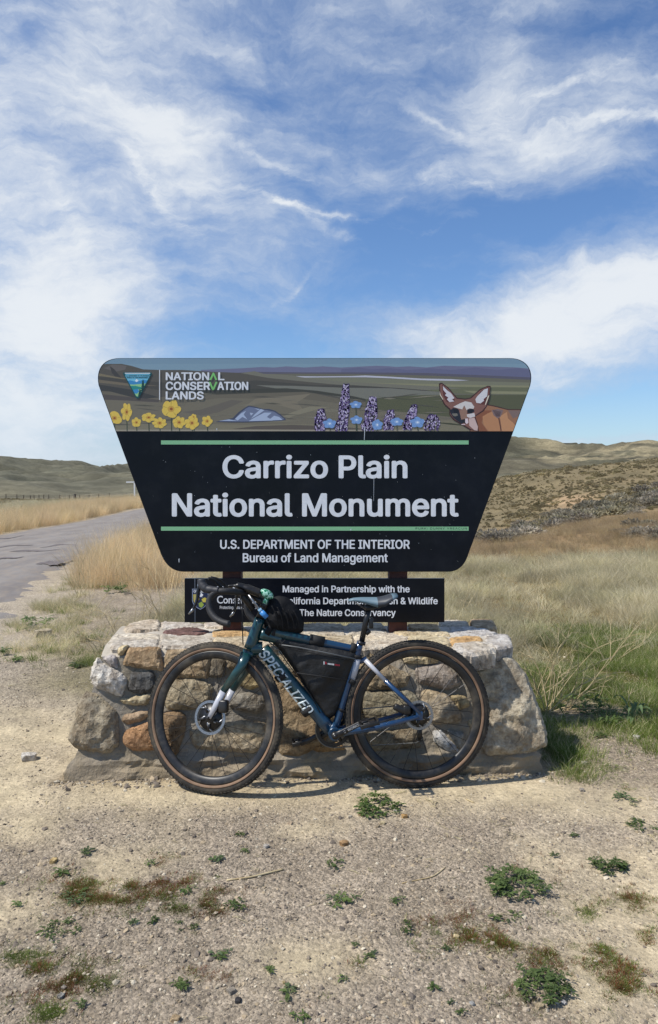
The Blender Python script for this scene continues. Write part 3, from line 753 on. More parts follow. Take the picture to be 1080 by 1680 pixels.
def add_split(mb, V, fs, nrm, mi=0):
    """glyph outlines of a variable font overlap: keep each face a hair apart"""
    for i, f in enumerate(fs):
        o = nrm * ((i * 7 % 23) * 1.2e-6); W_ = [V[k] + o for k in f]
        if (W_[1] - W_[0]).cross(W_[2] - W_[0]).dot(nrm) < 0: W_ = W_[::-1]
        mb.add(W_, [tuple(range(len(W_)))], mi)
def sign_text(mb, s, x0, x1, ycap, ybase, off, mi=0, bold=.025, kind='sans', capref=None, space=1.0):
    """cap height from ycap to ybase (picture rows), width x0..x1"""
    vs, fs, (a, b, c, d) = text2d(s, 0, kind, space)
    _, _, (_, _, c0, d0) = text2d(capref or 'H', 0, kind)
    k = (ybase - ycap) / (d0 - c0)
    e = bold * k * 1.0
    for q_, (ox, oy) in enumerate([(0, 0), (e, 0), (-e, 0), (0, e * .7), (0, -e * .7), (e * .7, e * .5), (-e * .7, e * .5), (e * .7, -e * .5), (-e * .7, -e * .5)] if bold > 0 else [(0, 0)]):
        V = [spt(x0 + (x - a) / (b - a) * (x1 - x0) + ox, ybase - (y - c0) * k + oy, off + q_ * 3e-5) for x, y in vs]
        add_split(mb, V, fs, Vector((0, -1, 0)), mi)

def paint(name, c, rough=.35, **kw): return mk(name, c, rough=rough, spec=.5, **kw)
M_NAVY = mk('dark_blue_enamel', S(8, 12, 24), S(5, 8, 15), 2, .28, spec=.22, dirt=S(52, 54, 58), dirt_amt=.16)
M_EDGE = mk('aluminium_edge', S(170, 175, 180), metal=.6, rough=.4)
M_WHITE = mk('reflective_white', S(232, 233, 235), S(220, 222, 226), 30, .45)
M_GREEN = paint('sign_green', S(132, 186, 140))
M_RUST = mk('rusted_steel', S(94, 54, 43, .85), S(66, 36, 30, .85), 14, .8, .5, 60)

sign = empty('entrance_sign', (0, SY + .05, CAPZ), 'large dark trapezoid park sign with painted landscape band above the stone wall', 'sign')
b = MB(); n = len(BOARD)
vs = [spt(x, y, 0) for x, y in BOARD]; bk = [v + Vector((0, .022, 0)) for v in vs]
v2, f2 = ear(BOARD)
V = [spt(x, y, 0) for x, y in v2]; b.add(V, [t if (V[t[1]] - V[t[0]]).cross(V[t[2]] - V[t[0]]).y < 0 else t[::-1] for t in f2], 0)
V2 = [v + Vector((0, .022, 0)) for v in V]; b.add(V2, [t if (V[t[1]] - V[t[0]]).cross(V[t[2]] - V[t[0]]).y > 0 else t[::-1] for t in f2], 1)
b.add(vs + bk, [(i, (i + 1) % n, n + (i + 1) % n, n + i)[::-1] for i in range(n)], 1)
board = b.build('sign_board', [M_NAVY, M_EDGE], sign)

# painted landscape band: thin printed layers one above the other
art = MB(); mats = []; midx = {}
def am(c):
    if c not in midx: midx[c] = len(mats); mats.append(mk('print_ink', S(*c), rough=.4))
    return midx[c]
layer = [0.0004]
def L(poly, c, clip=True, up=True):
    if up: layer[0] += 9e-6
    flat(art, poly, layer[0], am(c), BANDC if clip else None)
BANDC = clip_half(INNER, 0, -1, 707.5)
def below(pts, bottom=712): return [(150, pts[0][1])] * (pts[0][0] > 150) + list(pts) + [(pts[-1][0], bottom), (pts[0][0], bottom)]
L([(140, 580), (890, 580), (890, 715), (140, 715)], (132, 158, 172))
L([(140, 580), (890, 580), (890, 597), (140, 597)], (126, 152, 168))
# distant blue range
mt = [(400, 604), (430, 602), (450, 603), (470, 601), (500, 603), (530, 601), (560, 603), (600, 601), (618, 600), (640, 601), (650, 602), (672, 601), (700, 603), (728, 600), (760, 601), (790, 601), (820, 602), (850, 603), (880, 606)]
L([(330, 607)] + mt + [(890, 620), (330, 620)], (118, 118, 142))
L([(560, 606), (590, 603), (610, 606), (640, 604), (670, 607), (705, 604), (740, 607), (780, 603), (815, 607), (850, 604), (890, 609), (890, 620), (560, 620)], (108, 108, 134))
L([(380, 612), (420, 610), (500, 611), (600, 611), (700, 612), (800, 616), (890, 620), (890, 640), (380, 640)], (96, 92, 104))
L([(380, 614), (480, 613), (600, 614), (700, 616), (800, 620), (890, 624), (890, 660), (380, 660)], (112, 108, 92))
L([(405, 614.5), (425, 613.5), (440, 615), (424, 616.2)], (200, 200, 208)); L([(478, 617), (520, 617.5), (575, 617), (600, 616), (640, 618), (690, 621), (740, 622), (770, 624), (740, 625.2), (690, 623.6), (640, 620.6), (600, 619), (560, 619), (500, 619.4)], (196, 194, 204))
L([(420, 618), (520, 620), (600, 620), (700, 624), (800, 626), (890, 628), (890, 640), (420, 640)], (128, 126, 104))
L([(600, 628), (700, 630), (800, 632), (890, 633), (890, 641), (700, 640), (600, 634)], (144, 140, 108))
L([(690, 634), (890, 636), (890, 648), (760, 646), (690, 640)], (112, 112, 84)); L([(760, 641), (890, 643), (890, 647), (780, 646)], (146, 142, 110))
# hills from the left
L([(150, 600), (175, 597), (200, 597), (215, 600), (235, 606), (262, 607), (300, 607), (350, 610), (400, 612), (440, 618), (500, 624), (560, 628), (640, 632), (700, 640), (700, 720), (140, 720)], (92, 86, 76))
L([(170, 604), (185, 598), (208, 600), (206, 606), (190, 610)], (110, 102, 96)); L([(180, 600), (188, 606), (198, 618), (205, 630), (196, 626), (184, 612)], (70, 66, 62))
L([(395, 612), (418, 609), (432, 613), (480, 616), (500, 620), (560, 626), (640, 630), (700, 633), (760, 637), (700, 640), (620, 636), (540, 630), (440, 620)], (124, 120, 104))
L([(150, 618), (180, 619), (210, 623), (250, 626), (330, 632), (420, 624), (470, 628), (520, 632), (580, 632), (660, 637), (710, 641), (640, 640), (560, 640), (500, 640), (400, 640), (300, 645), (220, 634), (150, 626)], (78, 74, 66))
L([(155, 611), (200, 620), (240, 623), (200, 622), (158, 616)], (128, 116, 90)); L([(155, 622), (210, 629), (262, 633), (210, 633), (156, 627)], (120, 108, 88))
L([(420, 632), (480, 633), (560, 636), (640, 637), (720, 643), (740, 650), (690, 652), (600, 655), (560, 652), (520, 644), (470, 640)], (124, 122, 110))
L([(140, 640), (200, 644), (262, 652), (320, 643), (420, 640), (500, 642), (560, 655), (640, 665), (700, 668), (700, 720), (140, 720)], (110, 102, 86))
L([(140, 628), (170, 632), (220, 640), (262, 652), (230, 655), (180, 642), (150, 640)], (66, 64, 60)); L([(290, 640), (400, 638), (470, 637), (520, 641), (580, 650), (640, 664), (618, 661), (560, 651), (500, 643), (420, 645), (340, 648)], (70, 68, 58))
L([(600, 655), (650, 650), (700, 648), (780, 648), (890, 648), (890, 720), (600, 720)], (92, 92, 66))
L([(150, 645), (220, 652), (262, 656), (260, 661), (210, 657), (150, 655)], (88, 80, 74)); L([(140, 654), (300, 662), (360, 653), (420, 654), (470, 650), (500, 655), (560, 662), (620, 672), (720, 682), (800, 690), (800, 720), (140, 720)], (120, 112, 94))
L([(470, 650), (510, 646), (488, 660), (500, 676), (470, 668), (440, 660), (420, 662), (400, 668), (420, 654)], (132, 122, 102)); L([(300, 676), (330, 672), (380, 656), (400, 658), (360, 676), (330, 682)], (108, 100, 88))
L([(456, 688), (480, 676), (508, 667), (540, 668), (520, 672), (480, 683), (462, 692)], (138, 130, 108))
L([(140, 690), (260, 694), (400, 697), (480, 696), (560, 697), (700, 690), (760, 690), (890, 692), (890, 720), (140, 720)], (130, 122, 100))
L([(380, 704), (420, 699), (480, 697), (560, 700), (620, 706)], (96, 86, 76)); L([(700, 692), (740, 694), (780, 700), (740, 697)], (72, 72, 52)); L([(180, 705), (700, 705), (700, 708), (180, 708)], (158, 148, 130))
# striations across the hills
for k in range(46):
    x = 165 + rnd.random() * 560; y = 646 + rnd.random() * 50; w = 20 + rnd.random() * 60; h = .5 + rnd.random() * 1.6; s = rnd.uniform(-.12, .12)
    c = rnd.choice([(98, 92, 80), (134, 126, 106), (116, 106, 96), (88, 84, 70)])
    L([(x, y), (x + w * .5, y + s * w * .5 - h), (x + w, y + s * w), (x + w * .5, y + s * w * .5 + h * .5)], c)
# blue-grey rock
L([(354, 692), (372, 688), (382, 686), (392, 676), (402, 669), (408, 665.5), (418, 667), (432, 671), (442, 671), (452, 674), (462, 681), (470, 689), (460, 690.5), (430, 692), (400, 693), (380, 693)], (70, 74, 92))
L([(358, 691), (374, 688), (384, 689), (394, 678), (404, 670), (409, 667.5), (418, 669), (430, 672), (438, 673), (450, 675.5), (460, 682), (467, 688), (440, 690), (400, 691.5)], (112, 120, 144))
for p in [[(386, 687), (396, 678), (404, 674), (400, 680), (406, 688), (398, 684), (390, 690)], [(360, 690.5), (376, 688), (390, 690.5)], [(408, 691), (420, 684), (434, 677), (446, 677), (438, 684), (448, 690)], [(440, 690), (450, 682), (458, 684), (464, 689)],
          [(428, 671), (434, 673), (424, 680), (412, 687), (418, 680)], [(410, 677), (416, 678), (412, 682)], [(418, 670), (427, 671), (424, 672.6)]]:
    L(p, (172, 184, 206))
layer[0] += 3e-5
# yellow flowers
def flower(x, y, rx, ry, c, core_, petals=7, rot=0):
    layer[0] += 9e-6
    st = [(x - .6, y), (x + .6, y), (x + 1.4, 707), (x + .2, 707)]; flat(art, st, layer[0], am((60, 72, 52)), BANDC)
    layer[0] += 9e-6
    poly = []
    for k in range(petals * 6):
        t = 2 * math.pi * k / (petals * 6); ph = (k % 6) / 6.0
        r = .80 + .22 * math.sin(math.pi * ph) + .05 * math.sin(k * 5.1 + x); poly.append((x + rx * r * math.cos(t + rot), y + ry * r * math.sin(t + rot)))
    flat(art, poly, layer[0], am(c), BANDC); layer[0] += 9e-6
    for k in range(petals):
        t = 2 * math.pi * (k + .15) / petals + rot
        flat(art, [(x + rx * .2 * math.cos(t), y + ry * .2 * math.sin(t)), (x + rx * .85 * math.cos(t - .05), y + ry * .85 * math.sin(t - .05)), (x + rx * .85 * math.cos(t + .06), y + ry * .85 * math.sin(t + .06))], layer[0], am(tuple(int(v * .82) for v in c)), BANDC)
    layer[0] += 9e-6
    flat(art, [(x + rx * .36 * math.cos(t) , y + ry * .36 * math.sin(t)) for t in [k * .628 for k in range(10)]], layer[0], am(tuple(int(a * .7 + b_ * .3) for a, b_ in zip(c, core_))), BANDC)
    layer[0] += 9e-6
    flat(art, [(x + rx * .16 * math.cos(t) + .3, y + ry * .16 * math.sin(t)) for t in [k * .785 for k in range(8)]], layer[0], am(core_), BANDC)
YL = (226, 192, 84)
for a in [(188, 686, 13, 11, 3), (208, 676, 9, 15, 6), (224, 693, 8, 8, 5), (244, 685, 12, 8, 6), (262, 694, 12, 9, 7), (281, 671, 16, 15, 5), (294, 693, 11, 10, 6), (318, 684, 5, 5, 5), (315, 694, 12, 11, 6), (340, 691, 9, 9, 5)]:
    flower(a[0], a[1], a[2], a[3], YL, (150, 84, 40), a[4], a[0])
# purple spikes and blue flowers
def spike(x, y0, y1, w, lean=0):
    layer[0] += 9e-6
    n_ = int((y1 - y0) * .9)
    flat(art, [(x - 1, y1), (x + 1, y1), (x + lean * (1) + .5, y0 + 6), (x + lean - .5, y0 + 6)], layer[0], am((66, 60, 72)), BANDC)
    for k in range(n_):
        t = k / n_; y = y0 + (y1 - y0) * t; ww = w * (.45 + .75 * min(1, t * 2.2)) * (1 - .25 * t)
        cx = x + lean * (1 - t)
        for s_ in (-1, -.35, .35, 1):
            xx = cx + s_ * ww * .8 + rnd.uniform(-1, 1); yy = y + rnd.uniform(-1, 1); r = 1.9
            flat(art, [(xx + r * math.cos(q_), yy + r * math.sin(q_) * .8) for q_ in [j * 1.047 for j in range(6)]], layer[0] + 2e-5, am(rnd.choice([(72, 54, 98), (60, 46, 84), (88, 66, 116)])), BANDC)
    layer[0] += 5e-5
    for k in range(int(n_ * 2.6)):
        t = rnd.random(); y = y0 + (y1 - y0) * t; ww = w * (.45 + .75 * min(1, t * 2.2)) * (1 - .25 * t)
        xx = x + lean * (1 - t) + rnd.uniform(-1, 1) * ww; r = rnd.uniform(.8, 1.5); a_ = rnd.random() * 3
        flat(art, [(xx + r * math.cos(q_), y + r * 1.3 * math.sin(q_)) for q_ in [a_ + j * 1.257 for j in range(5)]], layer[0], am(rnd.choice([(190, 176, 206), (168, 150, 190), (206, 196, 216), (140, 120, 168)])), BANDC)
for a in [(562, 631, 705, 8, 6), (606, 652, 704, 10, 6), (525, 672, 706, 9, 2), (637, 674, 705, 9, 4), (668, 665, 705, 8, 12), (708, 681, 706, 13, 2), (560, 690, 707, 10, 0), (604, 690, 707, 11, 0)]: spike(*a)
for a in [(584, 664, 10, 6), (585, 689, 10, 7), (541, 695, 11, 8), (619, 697, 9, 9), (651, 692, 11, 7), (685, 693, 12, 9)]: flower(a[0], a[1], a[2], a[3], (120, 156, 206), (222, 230, 240), 5, .3)
# fox
O = lambda x, y: (700 + x / 6.0, 600 + y / 6.0)     # traced at six times the size
def FX(pts, c): L([O(*p) for p in pts], c)
FX([(480, 400), (590, 380), (660, 392), (740, 412), (800, 428), (930, 430), (1000, 440), (1000, 660), (420, 660), (440, 560)], (74, 44, 38))
FX([(485, 410), (590, 390), (660, 402), (740, 422), (800, 437), (930, 438), (1000, 448), (1000, 650), (430, 650), (450, 560)], (158, 112, 82))
FX([(470, 480), (560, 440), (640, 440), (620, 480), (560, 500), (540, 560), (600, 645), (520, 645), (490, 580)], (140, 86, 58))
FX([(550, 500), (600, 470), (650, 450), (700, 510), (725, 600), (725, 645), (610, 645), (560, 580)], (186, 132, 92))
FX([(720, 500), (790, 455), (800, 520), (850, 560), (890, 610), (880, 645), (740, 645), (735, 580)], (196, 142, 100))
FX([(640, 440), (700, 425), (755, 440), (730, 500), (700, 520), (660, 490)], (128, 106, 104)); FX([(800, 440), (940, 440), (900, 500), (850, 520)], (130, 108, 100))
for k in range(7): FX([(650 + k * 12, 432 + k * 3), (658 + k * 12, 434 + k * 3), (690 + k * 5, 500), (684 + k * 5, 500)], (92, 72, 72))
FX([(705, 515), (715, 515), (738, 640), (728, 640)], (92, 52, 40))
# head
FX([(122, 175), (150, 168), (215, 215), (300, 315), (380, 325), (430, 315), (520, 235), (600, 198), (630, 200), (625, 300), (595, 400), (560, 450), (480, 500), (500, 560), (515, 645), (430, 635), (350, 585), (262, 535), (225, 485), (225, 430), (172, 385), (128, 290)], (64, 34, 32))
FX([(132, 186), (150, 180), (210, 225), (296, 326), (380, 335), (440, 322), (524, 244), (600, 207), (620, 210), (615, 300), (585, 398), (550, 440), (470, 495), (490, 560), (505, 640), (435, 625), (355, 575), (272, 525), (234, 480), (236, 425), (182, 378), (138, 290)], (134, 92, 80))
FX([(150, 185), (205, 235), (280, 320), (270, 360), (200, 360), (165, 300)], (96, 50, 46)); FX([(600, 212), (612, 215), (606, 300), (575, 385), (510, 380), (480, 330), (530, 255)], (98, 52, 46))
FX([(160, 200), (205, 245), (240, 270), (275, 320), (250, 330), (272, 352), (225, 358), (200, 330), (215, 315), (180, 290), (195, 275), (165, 240)], (214, 208, 210))
FX([(604, 222), (596, 300), (560, 330), (565, 345), (530, 372), (490, 365), (480, 330), (500, 300), (530, 270), (565, 235)], (216, 212, 212))
FX([(128, 250), (140, 290), (165, 330), (160, 335), (130, 290)], (224, 214, 190)); FX([(618, 290), (608, 320), (582, 385), (574, 385), (602, 300)], (224, 214, 190))
FX([(262, 405), (330, 370), (380, 350), (440, 362), (470, 405), (460, 425), (420, 420), (395, 440), (370, 390), (350, 430), (310, 420)], (214, 206, 200))
FX([(330, 440), (350, 430), (370, 400), (395, 445), (400, 500), (380, 525), (340, 530), (325, 500)], (152, 116, 98))
FX([(230, 440), (262, 415), (310, 425), (330, 480), (340, 530), (375, 545), (350, 575), (270, 520), (240, 480)], (34, 34, 44))
FX([(250, 470), (300, 470), (310, 490), (280, 500), (258, 490)], (122, 116, 104))
FX([(400, 430), (460, 425), (472, 450), (440, 472), (400, 470)], (36, 34, 42)); FX([(395, 480), (470, 465), (478, 500), (430, 515), (400, 505)], (214, 204, 200))
FX([(350, 530), (395, 520), (410, 545), (380, 570), (355, 560)], (32, 26, 32)); FX([(380, 520), (405, 520), (412, 560), (395, 575), (380, 560)], (222, 204, 206)); FX([(415, 520), (470, 512), (505, 600), (500, 640), (470, 635), (420, 590)], (206, 178, 170))
FX([(258, 428), (290, 418), (320, 440), (310, 465), (270, 460)], (20, 20, 28)); FX([(408, 432), (440, 424), (462, 440), (440, 462), (410, 458)], (20, 20, 28)); FX([(340, 575), (380, 573), (378, 583), (345, 583)], (222, 200, 200))
band = art.build('landscape_print', mats, board)

band['kind'] = 'stuff'
# agency logo, a rounded triangle
lg = MB(); mats2 = [mk('logo_ink', S(*c), rough=.4) for c in [(14, 78, 82), (118, 190, 214), (60, 138, 190), (150, 200, 140), (40, 140, 130), (10, 66, 60), (225, 236, 240)]]
def LG(p, o, mi): flat(lg, p, layer[0] + o, mi)
layer[0] += 6e-5
tri = qb((203, 615), (201, 611), (206, 611)) + qb((246, 611), (251, 611), (249, 615)) + qb((229, 652), (226, 655.5), (223, 652))
LG(tri, 0, 0)
tri2 = [((x - 226) * .86 + 226, (y - 628) * .86 + 628.6) for x, y in tri]; LG(tri2, .0001, 1)
LG([(205, 611.8), (247, 611.8), (246.5, 613.2), (205.5, 613.2)], .0001, 6)
def inT(p): 
    for i in range(len(tri2)):
        a_, b_ = tri2[i], tri2[(i + 1) % len(tri2)]; A_, B_ = -(b_[1] - a_[1]), (b_[0] - a_[0]); p = clip_half(p, A_, B_, -(A_ * a_[0] + B_ * a_[1]))
        if len(p) < 3: return None
    return p
for p, mi in [([(200, 628), (214, 624), (222, 626), (225, 622), (229, 625), (236, 623), (250, 626), (250, 632), (200, 632)], 2), ([(200, 630), (220, 631), (250, 628), (250, 660), (200, 660)], 3),
              ([(200, 634), (222, 633), (240, 637), (214, 641), (200, 640)], 4), ([(218, 640), (226, 638), (229, 642), (225, 646), (218, 645)], 2), ([(224, 622), (225, 622), (228, 625), (224, 627), (222, 625)], 6)]:
    p = inT(p)
    if p: layer[0] += 3e-5; LG(p, .00015, mi)
for (cx_, top_, bot_, w_) in [(235, 623, 644, 5), (230, 638, 649, 3.6)]:
    for k in range(6):
        y_ = top_ + (bot_ - top_) * k / 6; ww = w_ * (.25 + .75 * (k + 1) / 6)
        p = inT([(cx_, y_ - 1), (cx_ + ww, y_ + (bot_ - top_) / 6 + 1), (cx_ - ww, y_ + (bot_ - top_) / 6 + 1)])
        if p: layer[0] += 2e-5; LG(p, .0003, 5)
sign_text(lg, 'U.S. DEPARTMENT OF THE INTERIOR', 206.5, 245.5, 615.6, 617.4, layer[0] + .0005, 0, .03); sign_text(lg, 'BUREAU OF LAND MANAGEMENT', 208.5, 243.5, 618.6, 620.4, layer[0] + .0005, 0, .03)
lg.build('triangle_logo', mats2, board)['kind'] = 'stuff'
# lettering
T0 = layer[0] + .0003
tx = MB()
flat(tx, [(261.6, 607), (262.9, 607), (262.9, 656), (261.6, 656)], T0, 0)
M_LG = paint('logo_green', S(126, 196, 110))
sign_text(tx, 'NATION', 273, 343, 611.5, 623.5, T0, 0, .03); sign_text(tx, 'L', 359, 368, 611.5, 623.5, T0, 0, .03)
sign_text(tx, 'CONSER', 273, 344.5, 627, 639.5, T0, 0, .03); sign_text(tx, 'ATION', 357.5, 407, 627, 639.5, T0, 0, .03)
sign_text(tx, 'LANDS', 273, 334, 642.8, 655, T0, 0, .03)
sign_text(tx, 'V', 343.5, 356.5, 627, 639.5, T0, 1, .03)
flat(tx, [(343.5, 623.5), (349.5, 611.5), (351.5, 611.5), (357, 623.5), (353.6, 623.5), (350.5, 616), (347, 623.5)], T0, 1)
tx.build('logo_lettering', [M_WHITE, M_LG], board)['kind'] = 'stuff'
for nm, y0 in (('stripe', 722.6), ('stripe', 864)):
    st = MB(); x0, x1, y1 = 264.5, 769, y0 + 6.6
    vs = [spt(x0, y0, .0012), spt(x1, y0, .0012), spt(x1, y1, .0012), spt(x0, y1, .0012)]; st.add(vs, [(0, 3, 2, 1)]); st.build('stripe', M_GREEN, board)
LINES = []
def line(parent, *a, **k):
    t_ = MB(); sign_text(t_, *a, **k); t_.build('lettering', M_WHITE, parent)['kind'] = 'stuff'
sign_text_ = None
line(board, 'Carrizo Plain', 367, 667, 748.3, 783.5, .0014, 0, .025, capref='P')
line(board, 'National Monument', 284, 751, 810.4, 846.2, .0014, 0, .025, capref='N')
line(board, 'U.S. DEPARTMENT OF THE INTERIOR', 362, 672, 886, 900, .0014, 0, .021)
line(board, 'Bureau of Land Management', 399, 636, 908, 922, .0014, 0, .021, capref='B')
gr_ = MB(); sign_text(gr_, 'PURK: DUNNY YREACUN', 682, 766, 865.3, 868.6, .0016, 0, 0, space=1.2); gr_.build('scrawled_graffiti', mk('marker_ink', S(30, 46, 40)), board)['kind'] = 'stuff'
# scratches and chips
sc = MB()
for p in [[(598, 700), (599.4, 700), (598.2, 722), (597.4, 722)], [(613.3, 784), (613.9, 784), (613.4, 822), (613, 822)], [(293.2, 917), (295, 916), (294.6, 923), (293.6, 922)], [(574, 868), (577, 867.5), (576, 871)], [(355, 703), (357, 703), (356, 707)], [(572, 888), (573, 888), (572.6, 892)]]:
    flat(sc, p, T0 + .0004)
for k in range(70):
    x = rnd.uniform(250, 780); y = rnd.uniform(730, 930); r = rnd.uniform(.25, .6); flat(sc, [(x, y), (x + r, y), (x + r, y + r * 2), (x, y + r)], .0017)
sc.build('paint_chips', mk('bare_metal', S(190, 196, 202), rough=.5), board)['kind'] = 'stuff'

# lower board
PB = [(303, 949), (729.5, 949), (729.5, 1021), (303, 1021)]
b = MB(); V = [spt(x, y, 0) for x, y in PB]; B2 = [v + Vector((0, .02, 0)) for v in V]
b.add(V + B2, [(3, 2, 1, 0), (4, 5, 6, 7), (0, 1, 5, 4), (1, 2, 6, 5), (2, 3, 7, 6), (3, 0, 4, 7)], 0)
lower = b.build('partner_board', [M_NAVY], sign, None)
tx = MB()
line(lower, 'Managed in Partnership with the', 464.5, 672, 961, 971.5, .0012, 0, .021, capref='M')
line(lower, 'California Department of Fish & Wildlife', 464.5, 718, 980.5, 991, .0012, 0, .021)
line(lower, 'and The Nature Conservancy', 464.5, 649, 999.8, 1010.4, .0012, 0, .021)
line(lower, 'The Nature', 356.5, 420, 962, 973, .0012, 0, .012, 'serif', 'H'); line(lower, 'Conservancy', 356.5, 434, 977.5, 990, .0012, 0, .012, 'serif', 'C')
line(lower, 'Protecting nature. Preserving life.', 361, 434, 994, 999, .0012, 0, .006)
em = MB(); mm = [mk('emblem_ink', S(*c), rough=.4) for c in [(150, 160, 180), (20, 34, 70), (206, 188, 78), (235, 235, 235), (150, 170, 70)]]
sh = [(315.5, 966), (342, 966), (342, 985)] + qb((342, 985), (340, 995), (329, 1000))[1:] + qb((329, 1000), (317, 995), (315.5, 985))[1:]
flat(em, sh, .0012, 0); flat(em, [((x - 329) * .93 + 329, (y - 982) * .94 + 982) for x, y in sh], .0014, 1)
flat(em, [(317.5, 975), (327, 975), (327, 984), (321, 991), (318, 986)], .0017, 2); flat(em, [(331, 983), (336, 980), (341, 983), (340, 988), (333, 988)], .0017, 2); flat(em, [(326, 990), (331, 987), (335, 992), (331, 997), (327, 995)], .0017, 4)
flat(em, [(330, 972), (334, 976), (331, 979), (336, 980), (328, 979)], .0017, 3)
sign_text(em, 'CALIFORNIA', 318, 340, 968, 972, .0017, 3, .03)
em.build('shield_emblem', mm, lower)['kind'] = 'stuff'
for a_, w_, y0, y1 in [(355, 1.0, 949, 1021), (322.2, .5, 952, 1019)]: pass
ln = MB(); flat(ln, [(319.6, 949), (320.4, 949), (320.6, 1021), (320.0, 1021)], .0019); ln.build('scratch', mk('scratch_metal', S(120, 130, 145)), lower)
# posts: two square rusted steel posts behind both boards
for px in (382, 652.5):
    b = MB(); x = at(px, 1000, SY + .06).x; w = .052
    b.box((x, SY + .024 + w, (CAPZ - .05 + 1.95) / 2), (w, w, (1.95 - CAPZ + .05) / 2))
    pst = b.build('post', M_RUST, sign)
    for z in (1.6, 1.9, 1.1): bt = MB(); bt.box((x, SY + .0235 + 2 * w + .012, z), (.06, .006, .02)); bt.build('bracket', M_EDGE, pst)

# ------------------------------------------------------------------ bicycle
YW, LN = R(4.0), R(4.5)
B0 = Vector((.425, 3.645, 0)); B0.z = 0.002
BU = Vector((math.cos(YW), math.sin(YW), 0)); BNh = Vector((math.sin(YW), -math.cos(YW), 0))
BW = Vector((0, 0, 1)) * math.cos(LN) - BNh * math.sin(LN); BV = BNh * math.cos(LN) + Vector((0, 0, 1)) * math.sin(LN)
def B(u, w, v=0.0): return B0 + BU * u + BW * w + BV * v
def bp(px, py, v=0.0):
    d = ray(px, py); o = Vector((0, 0, HC)) - B0; t = (v - o.dot(BV)) / d.dot(BV); p = o + d * t
    return p.dot(BU), p.dot(BW)
def BP(px, py, v=0.0): u, w = bp(px, py, v); return B(u, w, v)
RW = .353
HA = R(71.5); hx = (math.cos(HA), math.sin(HA))
ax0 = bp(422, 1030)
hw = RW; s_ = (hw - .068 * hx[0] - ax0[1]) / hx[1]
HUBF = (ax0[0] + hx[0] * s_ - .068 * hx[1], hw)
Hd = (BU * hx[0] + BW * hx[1]).normalized(); Hp = B(*ax0)
ST = Matrix.Rotation(R(-23), 3, Hd)
if (ST @ (-BU)).y < 0: ST = Matrix.Rotation(R(23), 3, Hd)
def G(u, w, v=0.0): return Hp + ST @ (B(u, w, v) - Hp)
GU, GW, GV = ST @ BU, ST @ BW, ST @ BV
def axis_at(w): return ax0[0] + hx[0] * (w - ax0[1]) / hx[1]
ur, wr = bp(689, 1174); HUBR = (ur - .012, RW)

M_TYRE = mk('tyre_rubber', S(30, 29, 28), S(44, 41, 37), 20, .85, .25, 120, dirt=S(140, 126, 104), dirt_amt=.35)
M_TAN = mk('tan_sidewall', S(128, 101, 80), S(108, 85, 67), 14, .8, dirt=S(150, 130, 104), dirt_amt=.4)
M_RIM = mk('carbon_rim', S(22, 23, 26), rough=.42, dirt=S(126, 116, 100), dirt_amt=.4)
M_BLACK = mk('black_alloy', S(22, 22, 24), rough=.38, dirt=S(90, 82, 70), dirt_amt=.2)
M_STEEL = mk('brushed_steel', S(150, 152, 156), rough=.38, metal=.9)
M_TAPE = mk('bar_tape', S(34, 34, 37), S(26, 26, 28), 60, .62, .3, 160)
M_HOOD = mk('rubber_hood', S(44, 44, 48), rough=.55, bump=.2, bscale=200)
M_SILVER = mk('pearl_silver_paint', S(176, 177, 183), rough=.38, coat=.5)
M_CHROME = mk('spoke_steel', S(40, 40, 42), rough=.35, metal=.6)
M_BAG = mk('black_ripstop', S(9, 10, 11), S(18, 18, 19), 12, .62, .8, 22, dirt=S(80, 76, 68), dirt_amt=.16, bdist=.008)
M_STRAP = mk('black_webbing', S(24, 24, 25), rough=.8, bump=.3, bscale=220)
M_BLUEP = mk('bright_blue_plastic', S(60, 130, 196), rough=.35)
fm = bpy.data.materials.new('teal_to_blue_paint'); fm.use_nodes = True; t = NT(fm.node_tree); pb = fm.node_tree.nodes['Principled BSDF']
co = t.node('ShaderNodeTexCoord').outputs['Object']; sx = t.node('ShaderNodeSeparateXYZ'); t.link(co, sx.inputs[0])
c = t.mix(t.ramp(sx.outputs[0], -.20, .24), S(13, 58, 62), S(24, 60, 98))
c = t.mix(t.ramp(t.noise(co, 14, 5, .6), .5, .8, 0, .3), c, S(120, 116, 104)); t.link(c, pb.inputs['Base Color'])
pb.inputs['Roughness'].default_value = .32; pb.inputs['Metallic'].default_value = .15; pb.inputs['Coat Weight'].default_value = .6; pb.inputs['Coat Roughness'].default_value = .12
M_FRAME = fm

mid = B((HUBR[0] + HUBF[0]) / 2, 0)
bike = empty('bicycle', mid, 'teal and blue gravel bicycle with black bags leaning on the stone wall', 'bicycle')

